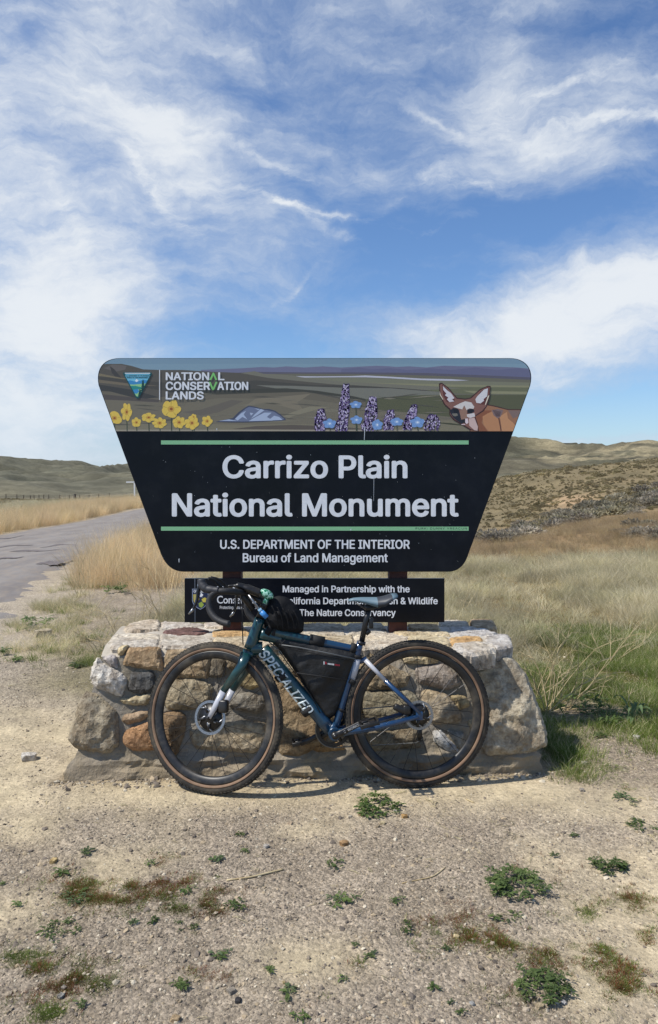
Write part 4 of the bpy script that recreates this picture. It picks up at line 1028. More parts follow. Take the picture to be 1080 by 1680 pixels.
def wheel(c, ax, up, name_rot, steered):
    """c centre, ax = axle direction towards the camera"""
    xd = up; parts = []
    hub = MB(); hub.lathe([(.0, -.06), (.012, -.06), (.012, -.036), (.024, -.034), (.024, -.028), (.013, -.024), (.013, .02), (.026, .024), (.026, .030), (.016, .034), (.012, .05), (.0, .05)], c, ax, xd, 20, closed=False)
    wl = hub.build('front_wheel' if steered else 'rear_wheel', M_BLACK, bike)
    ty = MB(); ty.lathe([(.318, .0165), (.327, .0195), (.336, .0205), (.345, .017), (.3505, .010), (.353, 0), (.3505, -.010), (.345, -.017), (.336, -.0205), (.327, -.0195), (.318, -.0165)], c, ax, xd, 96, closed=True)
    # tread blocks
    y_ = Vector(ax).cross(Vector(xd).normalized())
    for k in range(110):
        for off, rr_, hw_, hl in ((0, .3535, .0035, .0045), (.0085, .352, .003, .004), (-.0085, .352, .003, .004), (.0165, .3455, .0026, .0055), (-.0165, .3455, .0026, .0055)):
            a_ = 2 * math.pi * (k + (.5 if abs(off) in (.0085,) else 0)) / 110
            d = Vector(xd).normalized() * math.cos(a_) + y_ * math.sin(a_); tg = Vector(ax).cross(d)
            M_ = Matrix((tg, Vector(ax), d)).transposed(); ty.box(Vector(c) + d * rr_ + Vector(ax) * off, (hl, hw_, .0018), M_)
    ty.build('tyre', M_TYRE, wl)
    tn = MB(); tn.lathe([(.3125, .0165), (.316, .0190), (.3205, .0207), (.3245, .0213), (.3245, .0192), (.3125, .0142)], c, ax, xd, 96)
    tn.lathe([(.3125, -.0165), (.316, -.0190), (.3205, -.0207), (.3245, -.0213), (.3245, -.0192), (.3125, -.0142)], c, ax, xd, 96)
    tn.build('tan_sidewall', M_TAN, wl)
    rm = MB(); rm.lathe([(.3115, .0150), (.306, .0155), (.295, .0150), (.282, .011), (.2745, .005), (.2735, 0), (.2745, -.005), (.282, -.011), (.295, -.0150), (.306, -.0155), (.3115, -.0150)], c, ax, xd, 96)
    rm.build('rim', M_RIM, wl)
    # spokes: one mesh shared by all of them
    rl = root_loc(wl); sp = bpy.data.meshes.new('spoke'); tmp = MB(); tmp.tube([(0, 0, 0), (0, 0, .256)], .0013, 5)
    sp.from_pydata([tuple(v) for v in tmp.v], [], tmp.f); sp.materials.append(M_CHROME)
    for k in range(24):
        side = 1 if k % 2 else -1; a1 = 2 * math.pi * k / 24; a0 = a1 + (1 if (k // 2) % 2 else -1) * R(68)
        X_ = Vector(xd).normalized()
        p0 = Vector(c) + (X_ * math.cos(a0) + y_ * math.sin(a0)) * .024 + Vector(ax) * side * .027
        p1 = Vector(c) + (X_ * math.cos(a1) + y_ * math.sin(a1)) * .276 + Vector(ax) * side * .002
        o = bpy.data.objects.new('spoke', sp); COL.objects.link(o); o.parent = wl
        d = p1 - p0; o.matrix_local = Matrix.Translation(p0 - rl) @ d.to_track_quat('Z', 'Y').to_matrix().to_4x4() @ Matrix.Scale(d.length / .256, 4, (0, 0, 1))
    # brake rotor on the near side
    rt = MB(); rr_ = .080 if steered else .070; ro = Vector(c) + Vector(ax) * .040
    rt.lathe([(rr_, -.0009), (rr_, .0009), (rr_ - .012, .0009), (rr_ - .012, -.0009)], ro, ax, xd, 60, smooth=False)
    X_ = Vector(xd).normalized()
    for k in range(5):
        a_ = 2 * math.pi * k / 5; pts = [ro + (X_ * math.cos(a_ + t_ * .9) + y_ * math.sin(a_ + t_ * .9)) * (.02 + (rr_ - .03) * t_) for t_ in (0, .33, .66, 1)]
        rt.tube(pts, .0035, 6, flat=(Vector(ax), .3))
    for k in range(30):
        a_ = 2 * math.pi * k / 30; d = X_ * math.cos(a_) + y_ * math.sin(a_); rt.lathe([(.0014, .0010), (.0014, .0014), (0, .0014)], ro + d * (rr_ - .004 - .004 * (k % 2)), ax, xd, 6, 1, closed=False)
    rt.build('brake_rotor', [M_STEEL, M_BLACK], wl)
    rc = MB(); rc.lathe([(.0, -.003), (rr_ - .019, -.003), (rr_ - .019, -.005), (0, -.005)], ro, ax, xd, 40, closed=False); rc.lathe([(.0, .0035), (.022, .0035), (.026, .001), (.026, -.002), (0, -.002)], ro, ax, xd, 30, closed=False); 
    for k in range(5):
        a_ = 2 * math.pi * k / 5 + .5; d = X_ * math.cos(a_) + y_ * math.sin(a_); rc.tube([ro + d * .02, ro + d * (rr_ - .016)], .0075, 6, flat=(Vector(ax), .3))
    rc.build('rotor_carrier', M_BLACK, wl)
    return wl
wheel(G(*HUBF), GV, GW, 0, True)
wheel(B(*HUBR), BV, BW, 0, False)

# frame
fr = MB()
def tb(p, q_, r0, r1=None, mi=0, n=6, seg=16, fl=None, bow=0.0):
    a, c_ = Vector(p), Vector(q_); r1 = r0 if r1 is None else r1
    pts = [a.lerp(c_, i / n) + BW * bow * math.sin(math.pi * i / n) for i in range(n + 1)]
    fr.tube(pts, [r0 + (r1 - r0) * i / n for i in range(n + 1)], seg, mi, flat=fl)
hb = (axis_at(ax0[1] - .100), ax0[1] - .100); ht = (axis_at(ax0[1] + .045), ax0[1] + .045)
tb(B(*hb), B(*ht), .031, .025)
BBc = bp(548, 1201); DTt = bp(431, 1064); STt = bp(592, 1052)
tb(B(*DTt), B(*bp(541, 1196)), .034, .033, n=10, fl=(BV, .95)); tb(B(*hb), B(*DTt), .030, .034)
tb(B(*bp(436, 1034)), B(*bp(590, 1066)), .026, .017, n=10, bow=-.004)
tb(B(*bp(428, 1040)), B(*bp(462, 1050)), .032, .02)
tb(B(BBc[0] + .005, BBc[1] + .015), B(*STt), .019, .0165, n=10)
fr.tube([B(BBc[0], BBc[1], -.045), B(BBc[0], BBc[1], .045)], .029, 20)
fr.tube([B(*bp(541, 1192)), B(BBc[0], BBc[1] + .012)], [.036, .034], 16, flat=(BV, .9))
for sg in (-1, 1):
    fr.tube([B(BBc[0] + .01, BBc[1] + .0, sg * .026), B(BBc[0] + .09, BBc[1] + .012, sg * .032), B(BBc[0] + .2, BBc[1] + .03, sg * .05), B(HUBR[0] - .01, HUBR[1] - .002, sg * .064)], [.020, .0175, .0145, .011], 12)
    a, c_ = bp(599, 1082), HUBR
    m1 = Vector(a).lerp(Vector(c_), .36)
    fr.tube([B(a[0], a[1], sg * .016), B(m1[0], m1[1], sg * .046)], [.0115, .0095], 12, 1)
    fr.tube([B(m1[0], m1[1], sg * .046), B(c_[0] + .002, c_[1] + .012, sg * .064)], [.0097, .009], 12, 0)
    fr.bbox(B(HUBR[0] - .002, HUBR[1] + .002, sg * .064), (.016, .004, .020), .4, Matrix((BU, BV, BW)).transposed())
fr.tube([B(*bp(586, 1080)), B(*bp(577, 1118))], [.0205, .0195], 16, 1)
fr.tube([B(*bp(602, 1080)), B(*bp(590, 1086))], .013, 12, 0)
fr.build('frame', [M_FRAME, M_SILVER], bike)
# down-tube lettering wraps the tube
dt0, dt1 = Vector(bp(431, 1068)), Vector(bp(509, 1166)); dd = (dt1 - dt0).normalized(); pp = Vector((-dd.y, dd.x))
vs, fs, (a, b_, c0, d0) = text2d('SPECIALIZED', 0, 'sans', 1.02)
tx = MB()
def on_tube(s, h):
    h = max(-.030, min(.030, h)); p = dt0 + dd * s + pp * h; return B(p.x, p.y, math.sqrt(max(0, .0360 ** 2 - h * h)) * .96 + .0022)
Ld = (dt1 - dt0).length
for q_, (ox, oy) in enumerate([(0, 0), (.0016, 0), (-.0016, 0), (0, .0016), (0, -.0016)]):
    V = [on_tube((x - a) / (b_ - a) * Ld + ox + ((y - c0) / (d0 - c0) - .5) * .012, ((y - c0) / (d0 - c0) - .5) * .047 + oy) + BV * q_ * 1e-4 for x, y in vs]
    add_split(tx, V, fs, BV)
tx.build('frame_lettering', mk('silver_decal', S(196, 206, 206), rough=.4), bike)['kind'] = 'stuff'
wrap = MB()
for (px, py, w) in [(463, 1108, .030), (506, 1164, .034)]:
    c_ = Vector(bp(px, py)); wrap.tube([B(*(c_ - dd * w / 2)), B(*(c_ + dd * w / 2))], .0375, 18, flat=(BV, .98))
# fork
fk = MB(); cr = (axis_at(ax0[1] - .108), ax0[1] - .108)
fk.tube([G(*cr), G(axis_at(cr[1] - .035), cr[1] - .035)], [.032, .03], 16)
for sg in (-1, 1):
    dx_ = HUBF[0]; p0 = G(cr[0] - .004, cr[1] - .015, sg * .030); p1 = G(cr[0] - .02, cr[1] - .07, sg * .045); p3 = G(HUBF[0] + .004, HUBF[1] + .0, sg * .057)
    p2 = G(cr[0] + (HUBF[0] - cr[0]) * .62 - .0, cr[1] + (HUBF[1] - cr[1]) * .62, sg * .052)
    pt = p2.lerp(p3, -.04)
    fk.tube([p0, p1, pt], [.030, .0235, .0165], 14, flat=(GV, .62)); fk.tube([pt, p2.lerp(p3, .5), p3], [.0172, .0145, .0105], 14, 1, flat=(GV, .62))
    fk.lathe([(0, .006), (.006, .006), (.008, .004), (.008, -.01)], G(HUBF[0], HUBF[1], .064 * sg), GV * sg, GW, 14, 2, closed=False)
fork = fk.build('fork', [M_FRAME, M_SILVER, M_BLACK], bike)
# brake calipers
cl = MB(); Mg = Matrix((GU, GV, GW)).transposed()
cl.bbox(G(HUBF[0] + .072, HUBF[1] + .055, .046), (.022, .018, .030), .5, Mg); cl.bbox(G(HUBF[0] + .05, HUBF[1] + .06, .046), (.018, .012, .016), .4, Mg)
cl.build('brake_caliper', M_BLACK, bike)
Mb = Matrix((BU, BV, BW)).transposed(); Rt = Matrix.Rotation(R(-25), 3, BV)
cl = MB(); cl.bbox(B(HUBR[0] - .085, HUBR[1] + .030, .046), (.040, .016, .016), .5, Rt @ Mb); cl.bbox(B(HUBR[0] - .06, HUBR[1] + .03, .046), (.018, .018, .022), .4, Mb); cl.build('brake_caliper', M_BLACK, bike)
# seatpost and saddle
sp = MB(); sp.tube([B(*bp(593, 1056)), B(*bp(601, 1018)), B(*bp(605, 1000))], .0136, 16); sp.bbox(B(*bp(606, 997)), (.022, .020, .012), .5, Mb)
sp.lathe([(.021, -.008), (.021, .008), (.0137, .008), (.0137, -.008)], B(*bp(593, 1055)), (B(*bp(601, 1018)) - B(*bp(593, 1056))), BV, 20)
for sg in (-1, 1): sp.tube([B(*bp(584, 989), sg * .018), B(*bp(596, 997), sg * .022), B(*bp(622, 996), sg * .022), B(*bp(640, 986), sg * .03)], .0035, 8)
sp.build('seatpost', M_BLACK, bike)
sd_ = MB(); st_ = [(572, 984.5, .014, 3), (580, 982, .02, 5), (592, 981, .026, 9), (605, 981, .038, 13), (618, 981, .052, 18), (630, 979, .064, 18), (641, 975.5, .072, 10), (650, 974.5, .060, 5)]
sv = []; nseg = 20
for (px, py, hwid, dp) in st_:
    u, w = bp(px, py); dpt = dp / F * 3.75
    for k in range(nseg):
        a_ = math.pi * 2 * k / nseg; v = hwid * math.cos(a_); hh_ = math.sin(a_)
        ww = w + (.004 * hh_ if hh_ > 0 else 0) - (dpt * (abs(math.cos(a_)) ** 1.5 * .55 + .25) if hh_ <= 0.01 else dpt * .45 * abs(math.cos(a_)) ** 3) 
        sv.append(B(u, ww, v))
sf = []; smi = []
for i in range(len(st_) - 1):
    for k in range(nseg): sf.append((i * nseg + k, i * nseg + (k + 1) % nseg, (i + 1) * nseg + (k + 1) % nseg, (i + 1) * nseg + k)); smi.append(1 if i in (4, 5) else 0)
sf += [tuple(range(nseg))[::-1], tuple((len(st_) - 1) * nseg + k for k in range(nseg))]; smi += [0, 0]
sd_.add(sv, sf, 0, True); sd_.m = smi
sd_.build('saddle', [mk('pale_blue_cover', S(92, 114, 126), rough=.5), mk('grey_cover', S(50, 54, 62), rough=.5)], bike)
rl_ = MB(); rl_.bbox(B(*bp(609, 1022), .0), (.010, .014, .026), .4, Mb); rl_.tube([B(*bp(600, 1040), 0), B(*bp(607, 1034), 0)], .012, 10); rl_.build('rear_lamp', M_BLACK, bike)

# cranks, pedals, chain
ck = MB(); 
def crank(ang_to, v, mb, mi=0):
    p = Vector(ang_to); c_ = Vector(BBc); pts = [B(*c_.lerp(p, t_), v) for t_ in (-.04, .2, .5, .8, 1.03)]
    mb.tube(pts, [.017, .0155, .0135, .013, .012], 12, mi, flat=(BV, .6))
cend = Vector(bp(603, 1181, .075)); cl_ = cend - Vector(BBc); far = Vector(BBc) - cl_
crank(cend, .075, ck); ck.lathe([(.0, .008), (.008, .008), (.0085, .0), (.016, 0), (.017, -.03)], B(BBc[0], BBc[1], .082), BV, BW, 18, closed=False)
cs = ck.build('crankset', M_BLACK, bike)
c2 = MB(); crank(far, -.075, c2); c2.build('crank_arm', M_BLACK, cs)
ltr = MB(); vs, fs, (a, b_, c0, d0) = text2d('S-WORKS', .0, 'sans'); cd_ = (cend - Vector(BBc)).normalized(); cp_ = Vector((-cd_.y, cd_.x))
add_split(ltr, [B(*(Vector(BBc) + cd_ * (.045 + (x - a) / (b_ - a) * .08) + cp_ * ((y - c0) / (d0 - c0) - .5) * .012), .0835) for x, y in vs], fs, BV); ltr.build('crank_lettering', mk('white_decal', S(215, 215, 215)), cs)['kind'] = 'stuff'
ch = MB(); cr_ = B(BBc[0], BBc[1], -.048); ch.lathe([(.084, -.0015), (.084, .0015), (.066, .0015), (.066, -.0015)], cr_, BV, BW, 48, smooth=False)
for k in range(42):
    a_ = 2 * math.pi * k / 42; d = BU * math.cos(a_) + BW * math.sin(a_); ch.box(cr_ + d * .086, (.002, .0014, .0035), Matrix((BV.cross(d), BV, d)).transposed())
for k in range(4):
    a_ = 2 * math.pi * k / 4 + .6; d = BU * math.cos(a_) + BW * math.sin(a_); ch.tube([cr_, cr_ + d * .07], [.016, .008], 8, flat=(BV, .4))
ch.build('chainring', M_BLACK, cs)
def pedal(c_, v, ext):
    pm = MB(); cc_ = Vector(c_); ctr = B(cc_.x, cc_.y, v + ext * .055); tilt = Matrix.Rotation(R(14), 3, BV) @ Mb
    pm.tube([B(cc_.x, cc_.y, v), B(cc_.x, cc_.y, v + ext * .1)], .007, 10)
    for s_ in (-1, 1):
        pm.bbox(ctr + tilt @ Vector((s_ * .040, 0, 0)), (.005, .046, .011), .4, tilt); pm.bbox(ctr + tilt @ Vector((0, s_ * .044, 0)), (.042, .004, .009), .4, tilt)
    pm.bbox(ctr, (.030, .020, .008), .5, tilt); pm.bbox(ctr + tilt @ Vector((-.02, 0, .012)), (.014, .016, .005), .4, tilt)
    pm.build('pedal', M_BLACK, bike)
pedal(cend, .08, 1); pedal(far, -.08, -1)
cn = MB()
cn.tube([B(BBc[0] - .01, BBc[1] + .086, -.048), B(HUBR[0], HUBR[1] + .034, -.046)], .0032, 6, flat=(BV, 1.2))
dm = Vector((HUBR[0] + .02, HUBR[1] - .135))
cn.tube([B(BBc[0], BBc[1] - .087, -.048), B(dm.x - .02, dm.y - .02, -.05), B(dm.x + .015, dm.y + .0, -.05)], .0034, 6)
a_pts = [B(BBc[0] + .086 * math.cos(a_), BBc[1] + .086 * math.sin(a_), -.048) for a_ in [R(90 + 12 * i) for i in range(16)]]; cn.tube(a_pts, .0034, 6)
cn.build('chain', mk('oiled_chain', S(120, 118, 112), rough=.4, metal=.7), bike)
cas = MB()
for i, r_ in enumerate((.022, .027, .032, .038, .045, .05)): cas.lathe([(r_, -.001), (r_, .001), (.015, .001), (.015, -.001)], B(HUBR[0], HUBR[1], -.036 - .004 * (5 - i)), BV, BW, 28, smooth=False)
cas.build('cassette', M_STEEL, bike)
dr = MB(); dr.tube([B(HUBR[0] + .005, HUBR[1] - .02, -.065), B(HUBR[0] + .03, HUBR[1] - .06, -.068), B(dm.x, dm.y + .02, -.06)], [.010, .013, .010], 10)
dr.tube([B(HUBR[0] + .02, HUBR[1] - .07, -.05), B(dm.x, dm.y - .01, -.05)], .012, 8, flat=(BV, .3))
for q_ in ((HUBR[0] + .022, HUBR[1] - .075), (dm.x, dm.y)): dr.lathe([(.018, -.002), (.018, .002), (.004, .002), (.004, -.002)], B(q_[0], q_[1], -.05), BV, BW, 14, smooth=False)
dr.build('rear_derailleur', M_BLACK, bike)

# stem, handlebar, hoods, levers
sw = ax0[1] + .062
sm = MB(); sm.tube([G(*ht), G(axis_at(sw + .035), sw + .035)], [.021, .019], 16)
barc = (axis_at(sw + .075) - .098, sw + .102)
sm.tube([G(axis_at(sw + .05) + .004, sw + .05), G(barc[0] + .012, barc[1])], [.019, .016], 14); sm.tube([G(axis_at(sw + .025), sw + .025), G(axis_at(sw + .07), sw + .07)], .021, 16)
sm.tube([G(barc[0], barc[1], -.024), G(barc[0], barc[1], .024)], .0215, 16); sm.build('stem', M_BLACK, bike)
def bpt(f, w, v): return G(barc[0] - f, barc[1] + w, v)
def spl(pts, n=5):
    o = []
    P_ = [Vector(p) for p in pts]
    for i in range(len(P_) - 1):
        a_ = P_[max(i - 1, 0)]; b1 = P_[i]; c1 = P_[i + 1]; d_ = P_[min(i + 2, len(P_) - 1)]
        for k in range(n):
            t_ = k / n; o.append(.5 * ((2 * b1) + (c1 - a_) * t_ + (2 * a_ - 5 * b1 + 4 * c1 - d_) * t_ ** 2 + (3 * b1 - a_ - 3 * c1 + d_) * t_ ** 3))
    return o + [P_[-1]]
hbm = MB()
for sg in (-1, 1):
    hbm.tube(spl([bpt(0, 0, 0), bpt(0, .0, sg * .10), bpt(.002, .0, sg * .165), bpt(.025, .0, sg * .198), bpt(.07, -.004, sg * .208), bpt(.098, -.035, sg * .211), bpt(.096, -.08, sg * .216), bpt(.068, -.118, sg * .222), bpt(.03, -.140, sg * .226), bpt(-.010, -.150, sg * .228)]), .0155, 12)
    hbm.lathe([(.0165, -.004), (.0165, .002), (.012, .005), (0, .005)], bpt(-.010, -.150, sg * .228), -(GU * -1) , GW, 14, closed=False)
bar = hbm.build('handlebar', M_TAPE, bike)
for sg in (-1, 1):
    hd = MB(); hd.tube(spl([bpt(.055, .002, sg * .207), bpt(.09, .006, sg * .210), bpt(.12, .012, sg * .211), bpt(.14, .034, sg * .211), bpt(.143, .056, sg * .210)]), [.017] * 5 + [.0185] * 5 + [.021] * 5 + [.020] * 5 + [.012], 14)
    h_ = hd.build('brake_hood', M_HOOD, bar)
    lv = MB(); lv.tube(spl([bpt(.150, .030, sg * .212), bpt(.158, -.005, sg * .214), bpt(.160, -.045, sg * .218), bpt(.174, -.080, sg * .222)]), [.009] * 6 + [.007] * 5 + [.006] * 5, 10, 0, flat=(GV, 1.3))
    lv.tube([bpt(.174, -.080, sg * .222), bpt(.184, -.094, sg * .223), bpt(.197, -.106, sg * .223)], [.0062, .006, .004], 10, 1, flat=(GV, 1.3)); lv.tube([bpt(.152, .036, sg * .212), bpt(.153, .012, sg * .212)], .0105, 10, 1 if sg > 0 else 0)
    lv.build('brake_lever', [M_BLACK, M_STEEL], bar)
# cables and hoses
cbm = MB()
cbm.tube(spl([BP(342, 949, .1), BP(352, 952, .09), BP(364, 965, .07), BP(372, 972, .04), BP(392, 973, .0)]), [.0075] * 21, 10)
cbm.tube(spl([BP(346, 947, -.02), BP(360, 951, -.03), BP(372, 962, -.04), BP(386, 971, -.04)]), [.006] * 16, 10)
cbm.tube(spl([BP(396, 976, .03), BP(398, 1000, .05), BP(398, 1030, .05), BP(399, 1058, .04)]), .0026, 8)
cbm.tube(spl([BP(393, 984, .03), BP(396, 1000, .03), BP(404, 1013, .02), BP(412, 1019, .02)]), .0026, 8)
cbm.tube(spl([BP(384, 982, .1), BP(385, 994, .12), BP(382, 1003, .12), BP(379, 1005, .12)]), .0024, 8)
cbm.build('cable', M_STRAP, bike)['kind'] = 'stuff'
# cycle computer on its mount, bell, pump
gm_ = MB(); gm_.tube(spl([BP(375, 962, .02), BP(390, 961, .02), BP(405, 965, .02), BP(428, 974, .02)]), [.007] * 5 + [.016] * 5 + [.020] * 6, 10, flat=(GV, 1.6)); gm_.tube([BP(396, 968, 0), BP(400, 980, 0), BP(416, 1000, 0)], .016, 10)
gm_.build('computer_mount', M_BLACK, bike)
blm = bpy.data.materials.new('green_foil'); blm.use_nodes = True; t = NT(blm.node_tree); pb = blm.node_tree.nodes['Principled BSDF']
co = t.node('ShaderNodeTexCoord').outputs['Object']; nz = t.noise(co, 60, 4, .6, 1.2)
t.link(t.mix(t.ramp(nz, .47, .53), S(30, 112, 80), S(168, 214, 196)), pb.inputs['Base Color']); pb.inputs['Roughness'].default_value = .3
bel = MB(); bc = BP(438, 974.5, .03); bel.lathe([(.029 * math.cos(a_), .029 * math.sin(a_)) for a_ in [R(-70 + 10 * i) for i in range(17)]], bc, Matrix.Rotation(R(30), 3, BV) @ BW, BU, 24, closed=False); bel.tube([bc - BW * .02, BP(434, 990, .03)], .012, 12)
bel.build('round_bell', blm, bike)
pm = MB(); pm.tube([BP(408, 976, .045), BP(426, 1000, .05)], .0052, 10, 1); pm.tube([BP(425.5, 999, .05), BP(430, 1004.5, .05)], .0095, 12, 2); pm.tube([BP(429, 1003.5, .05), BP(438, 1013, .05)], .0125, 14, 0)
pump = pm.build('hand_pump', [M_BLUEP, M_STEEL, mk('pale_blue_collar', S(120, 160, 190))], None); tag(pump, 'slim silver hand pump with blue end strapped behind the handlebar', 'pump')

# bags
def puff(mb, poly, half, v0, sp, seed, edge=.03, rough=.25, mi=0):
    ar = sum(poly[k][0] * poly[(k + 1) % len(poly)][1] - poly[(k + 1) % len(poly)][0] * poly[k][1] for k in range(len(poly)))
    if ar < 0: poly = poly[::-1]
    rock_mesh(mb, poly, lambda a, b, h: B(a, b, v0 + h), half, sp, seed, depth=.0, edge=edge, rough=rough * .8, jit=.05, mi=mi, smooth_=True)
    o = len(mb.f); rock_mesh(mb, poly, lambda a, b, h: B(a, b, v0 - h), half, sp, seed, depth=.0, edge=edge, rough=rough * .8, jit=.05, mi=mi, smooth_=True)
    mb.f[o:] = [f[::-1] for f in mb.f[o:]]
fb = MB()
puff(fb, [bp(*p) for p in [(437, 1044), (448, 1041), (480, 1046), (520, 1054), (560, 1062), (589, 1069), (586, 1082), (574, 1112), (562, 1150), (553, 1172), (540, 1180), (531, 1178), (516, 1152), (490, 1110), (462, 1070)]], .040, 0, .010, 501, edge=.02, rough=.35)
bag = fb.build('frame_bag', M_BAG, None); 
bagroot = bag; tag(bagroot, 'black frame bag with a zip filling the triangle of the bicycle frame', 'bag')
zp = MB(); 
def onbag(px, py, e=.003): return BP(px, py, .040 + e)
zp.tube([onbag(462, 1058), onbag(490, 1062), onbag(530, 1070), onbag(583, 1081)], .0032, 6, 0); zp.tube([onbag(458, 1056), onbag(464, 1062), onbag(490, 1067), onbag(530, 1075), onbag(583, 1085)], .0022, 6, 1)
zp.build('zip', [mk('grey_zip', S(96, 98, 98), rough=.5), M_STRAP], bag)
sm_ = MB(); sm_.tube([onbag(487, 1104), onbag(530, 1110), onbag(570, 1116)], .0026, 6); sm_.build('seam', M_STRAP, bag); sm_ = MB(); sm_.tube([onbag(440, 1052), onbag(455, 1064), onbag(468, 1050)], .0026, 6); sm_.build('seam', M_STRAP, bag)
bl_ = MB()
def badge(px, py, w, h, mi):
    V = [onbag(px, py, .006), onbag(px + w, py + .14 * w, .006), onbag(px + w, py + .14 * w + h, .006), onbag(px, py + h, .006)]; bl_.add(V, [(3, 2, 1, 0)], mi)
badge(531, 1085, 1.6, 5, 0); badge(533.6, 1085.5, 2.4, 4, 1)
for k in range(5): badge(538 + k * 2.2, 1087.6 + k * .3, 1.5, 2.6, 0)
for k in range(4): badge(549.4 + k * 2.2, 1089.2 + k * .3, 1.5, 2.6, 1)
bl_.build('maker_badge', [mk('badge_white', S(215, 215, 215)), mk('badge_red', S(150, 36, 50))], bag)['kind'] = 'stuff'
stp = MB()
def band_(p, q_, r, w, fl=.98):
    a_, b1 = Vector(bp(*p)), Vector(bp(*q_)); stp.tube([B(*a_), B(*b1)], r, 16, flat=(BV, fl))
band_((508, 1048.5), (532, 1053.5), .026, 0); band_((575, 1062), (584, 1064.5), .024, 0); band_((447, 1036), (452, 1037), .029, 0)
stp.f += []
o_ = len(stp.v); stp.v += wrap.v; stp.f += [tuple(i + o_ for i in f) for f in wrap.f]; stp.m += wrap.m; stp.s += wrap.s
stp.tube([B(*bp(579, 1114)), B(*bp(576, 1121))], .0245, 14); stp.tube([B(*bp(561, 1162)), B(*bp(559, 1166))], .0235, 14); stp.tube([BP(586, 1074, .0), BP(585, 1080, 0)], .024, 14)
stp.tube([BP(458, 1068, .034), BP(472, 1088, .034), BP(490, 1112, .034), BP(512, 1144, .034), BP(526, 1170, .03)], .0022, 6)
stp.build('strap', M_STRAP, bag)['kind'] = 'stuff'
tb_ = MB()
puff(tb_, [bp(*p) for p in [(438, 1036), (431, 1018), (433, 998), (442, 983), (456, 977), (470, 979), (483, 989), (494, 1003), (499, 1020), (498, 1036), (487, 1042), (464, 1041)]], .042, 0, .008, 502, edge=.028, rough=.4)
tb_.tube([BP(437, 1032, 0), BP(445, 1036, 0)], .034, 12)
for k in range(5):   # stitched folds
    x = 452 + k * 9; tb_.tube(spl([BP(x - 6, 994 + k * 2, .040), BP(x, 1006 + k * 2, .046), BP(x + 3, 1020 + k, .044), BP(x + 4, 1034, .034)], 4), .0030, 8)
top_bag = tb_.build('top_tube_bag', mk('black_nylon', S(9, 10, 13), S(16, 16, 19), 10, .7, .7, 18, spec=.25, bdist=.008), None); tag(top_bag, 'small rounded black pouch on the top tube behind the stem', 'bag')

# ------------------------------------------------------------------ plants
def leaf_mat(name, c1, c2, rand=.25, rough=.65, trans=.38): return mk(name, c1, c2, 6, rough, rand=rand, trans=trans, spec=.25)
_mk = mk
def leaf_mat(name, c1, c2, rand=.25, rough=.65, trans=.38):
    """grass and leaves whose tone drifts from place to place"""
    m = _mk(name, c1, c2, 6, rough, rand=rand, trans=trans, spec=.25); t = NT(m.node_tree); b = m.node_tree.nodes['Principled BSDF']
    oi = t.node('ShaderNodeObjectInfo'); src = b.inputs['Base Color'].links[0].from_socket
    f = t.ramp(t.noise(oi.outputs['Location'], .9, 5, .65), .34, .66, .62, 1.14)
    g = t.mix(t.ramp(t.noise(oi.outputs['Location'], 2.3, 3, .6), .45, .62, 0, .5), src, t.mix(1.0, src, (.88, .95, .68, 1), 'MULTIPLY'))
    out = t.mix(1.0, g, f, 'MULTIPLY'); t.link(out, b.inputs['Base Color'])
    for n_ in m.node_tree.nodes:
        if n_.bl_idname == 'ShaderNodeBsdfTranslucent': t.link(out, n_.inputs[0])
    return m
M_STRAW = leaf_mat('straw', S(232, 220, 186, .92), S(210, 194, 150, .9)); M_GOLD = leaf_mat('golden_grass', S(243, 221, 183, .95), S(228, 199, 155, .92))
M_GREYG = leaf_mat('weathered_grass', S(226, 216, 188, .92), S(196, 184, 148, .88))
M_GREEN2 = leaf_mat('fresh_grass', S(132, 148, 70, .88), S(104, 124, 54, .84)); M_RED = leaf_mat('reddish_seedlings', S(158, 92, 66, .85), S(126, 92, 60, .85))
M_LEAF = leaf_mat('weed_leaf', S(104, 122, 72, .9), S(80, 102, 58, .85), .2); M_LEAF2 = leaf_mat('grey_green_leaf', S(112, 128, 92, .85), S(86, 108, 72, .8), .2)
M_LEAF3 = leaf_mat('young_leaf', S(124, 142, 84, .85), S(98, 120, 66, .8), .25)
M_TWIG = mk('pale_dry_stem', S(206, 188, 148, .85), S(176, 154, 112, .8), 10, .8)
M_SAGE = leaf_mat('sage_twigs', S(176, 166, 150, .95), S(148, 138, 118, .92), .22); M_SAGE2 = leaf_mat('dark_brush', S(172, 158, 126, .95), S(146, 134, 104, .92), .25)
M_WOOD = mk('weathered_wood', S(84, 72, 60, .8), S(60, 50, 42, .8), 8, .9)

def blades(mb, n, hmin, hmax, spread, w, lean, rr, mi=0, segs=3, flop=.5, up=0.0):
    for _ in range(n):
        a = rr.uniform(0, 6.283); r = spread * math.sqrt(rr.random()); x, y = r * math.cos(a), r * math.sin(a)
        h = rr.uniform(hmin, hmax); d = a + rr.uniform(-1.2, 1.2); ln = lean * rr.uniform(.3, 1.3) * h; f = rr.uniform(0, 3.14)
        wx, wy = math.cos(f) * w / 2, math.sin(f) * w / 2; vs = []
        for i in range(segs + 1):
            t = i / segs; k = t * t * (1 - flop) + t * flop; ww = 1 - t * .92
            px, py, pz = x + math.cos(d) * ln * k, y + math.sin(d) * ln * k, h * (t - .25 * lean * t * t) - .01
            vs += [(px - wx * ww, py - wy * ww, pz), (px + wx * ww, py + wy * ww, pz)]
        mb.add(vs, [(2 * i, 2 * i + 1, 2 * i + 3, 2 * i + 2) for i in range(segs)], mi, True)
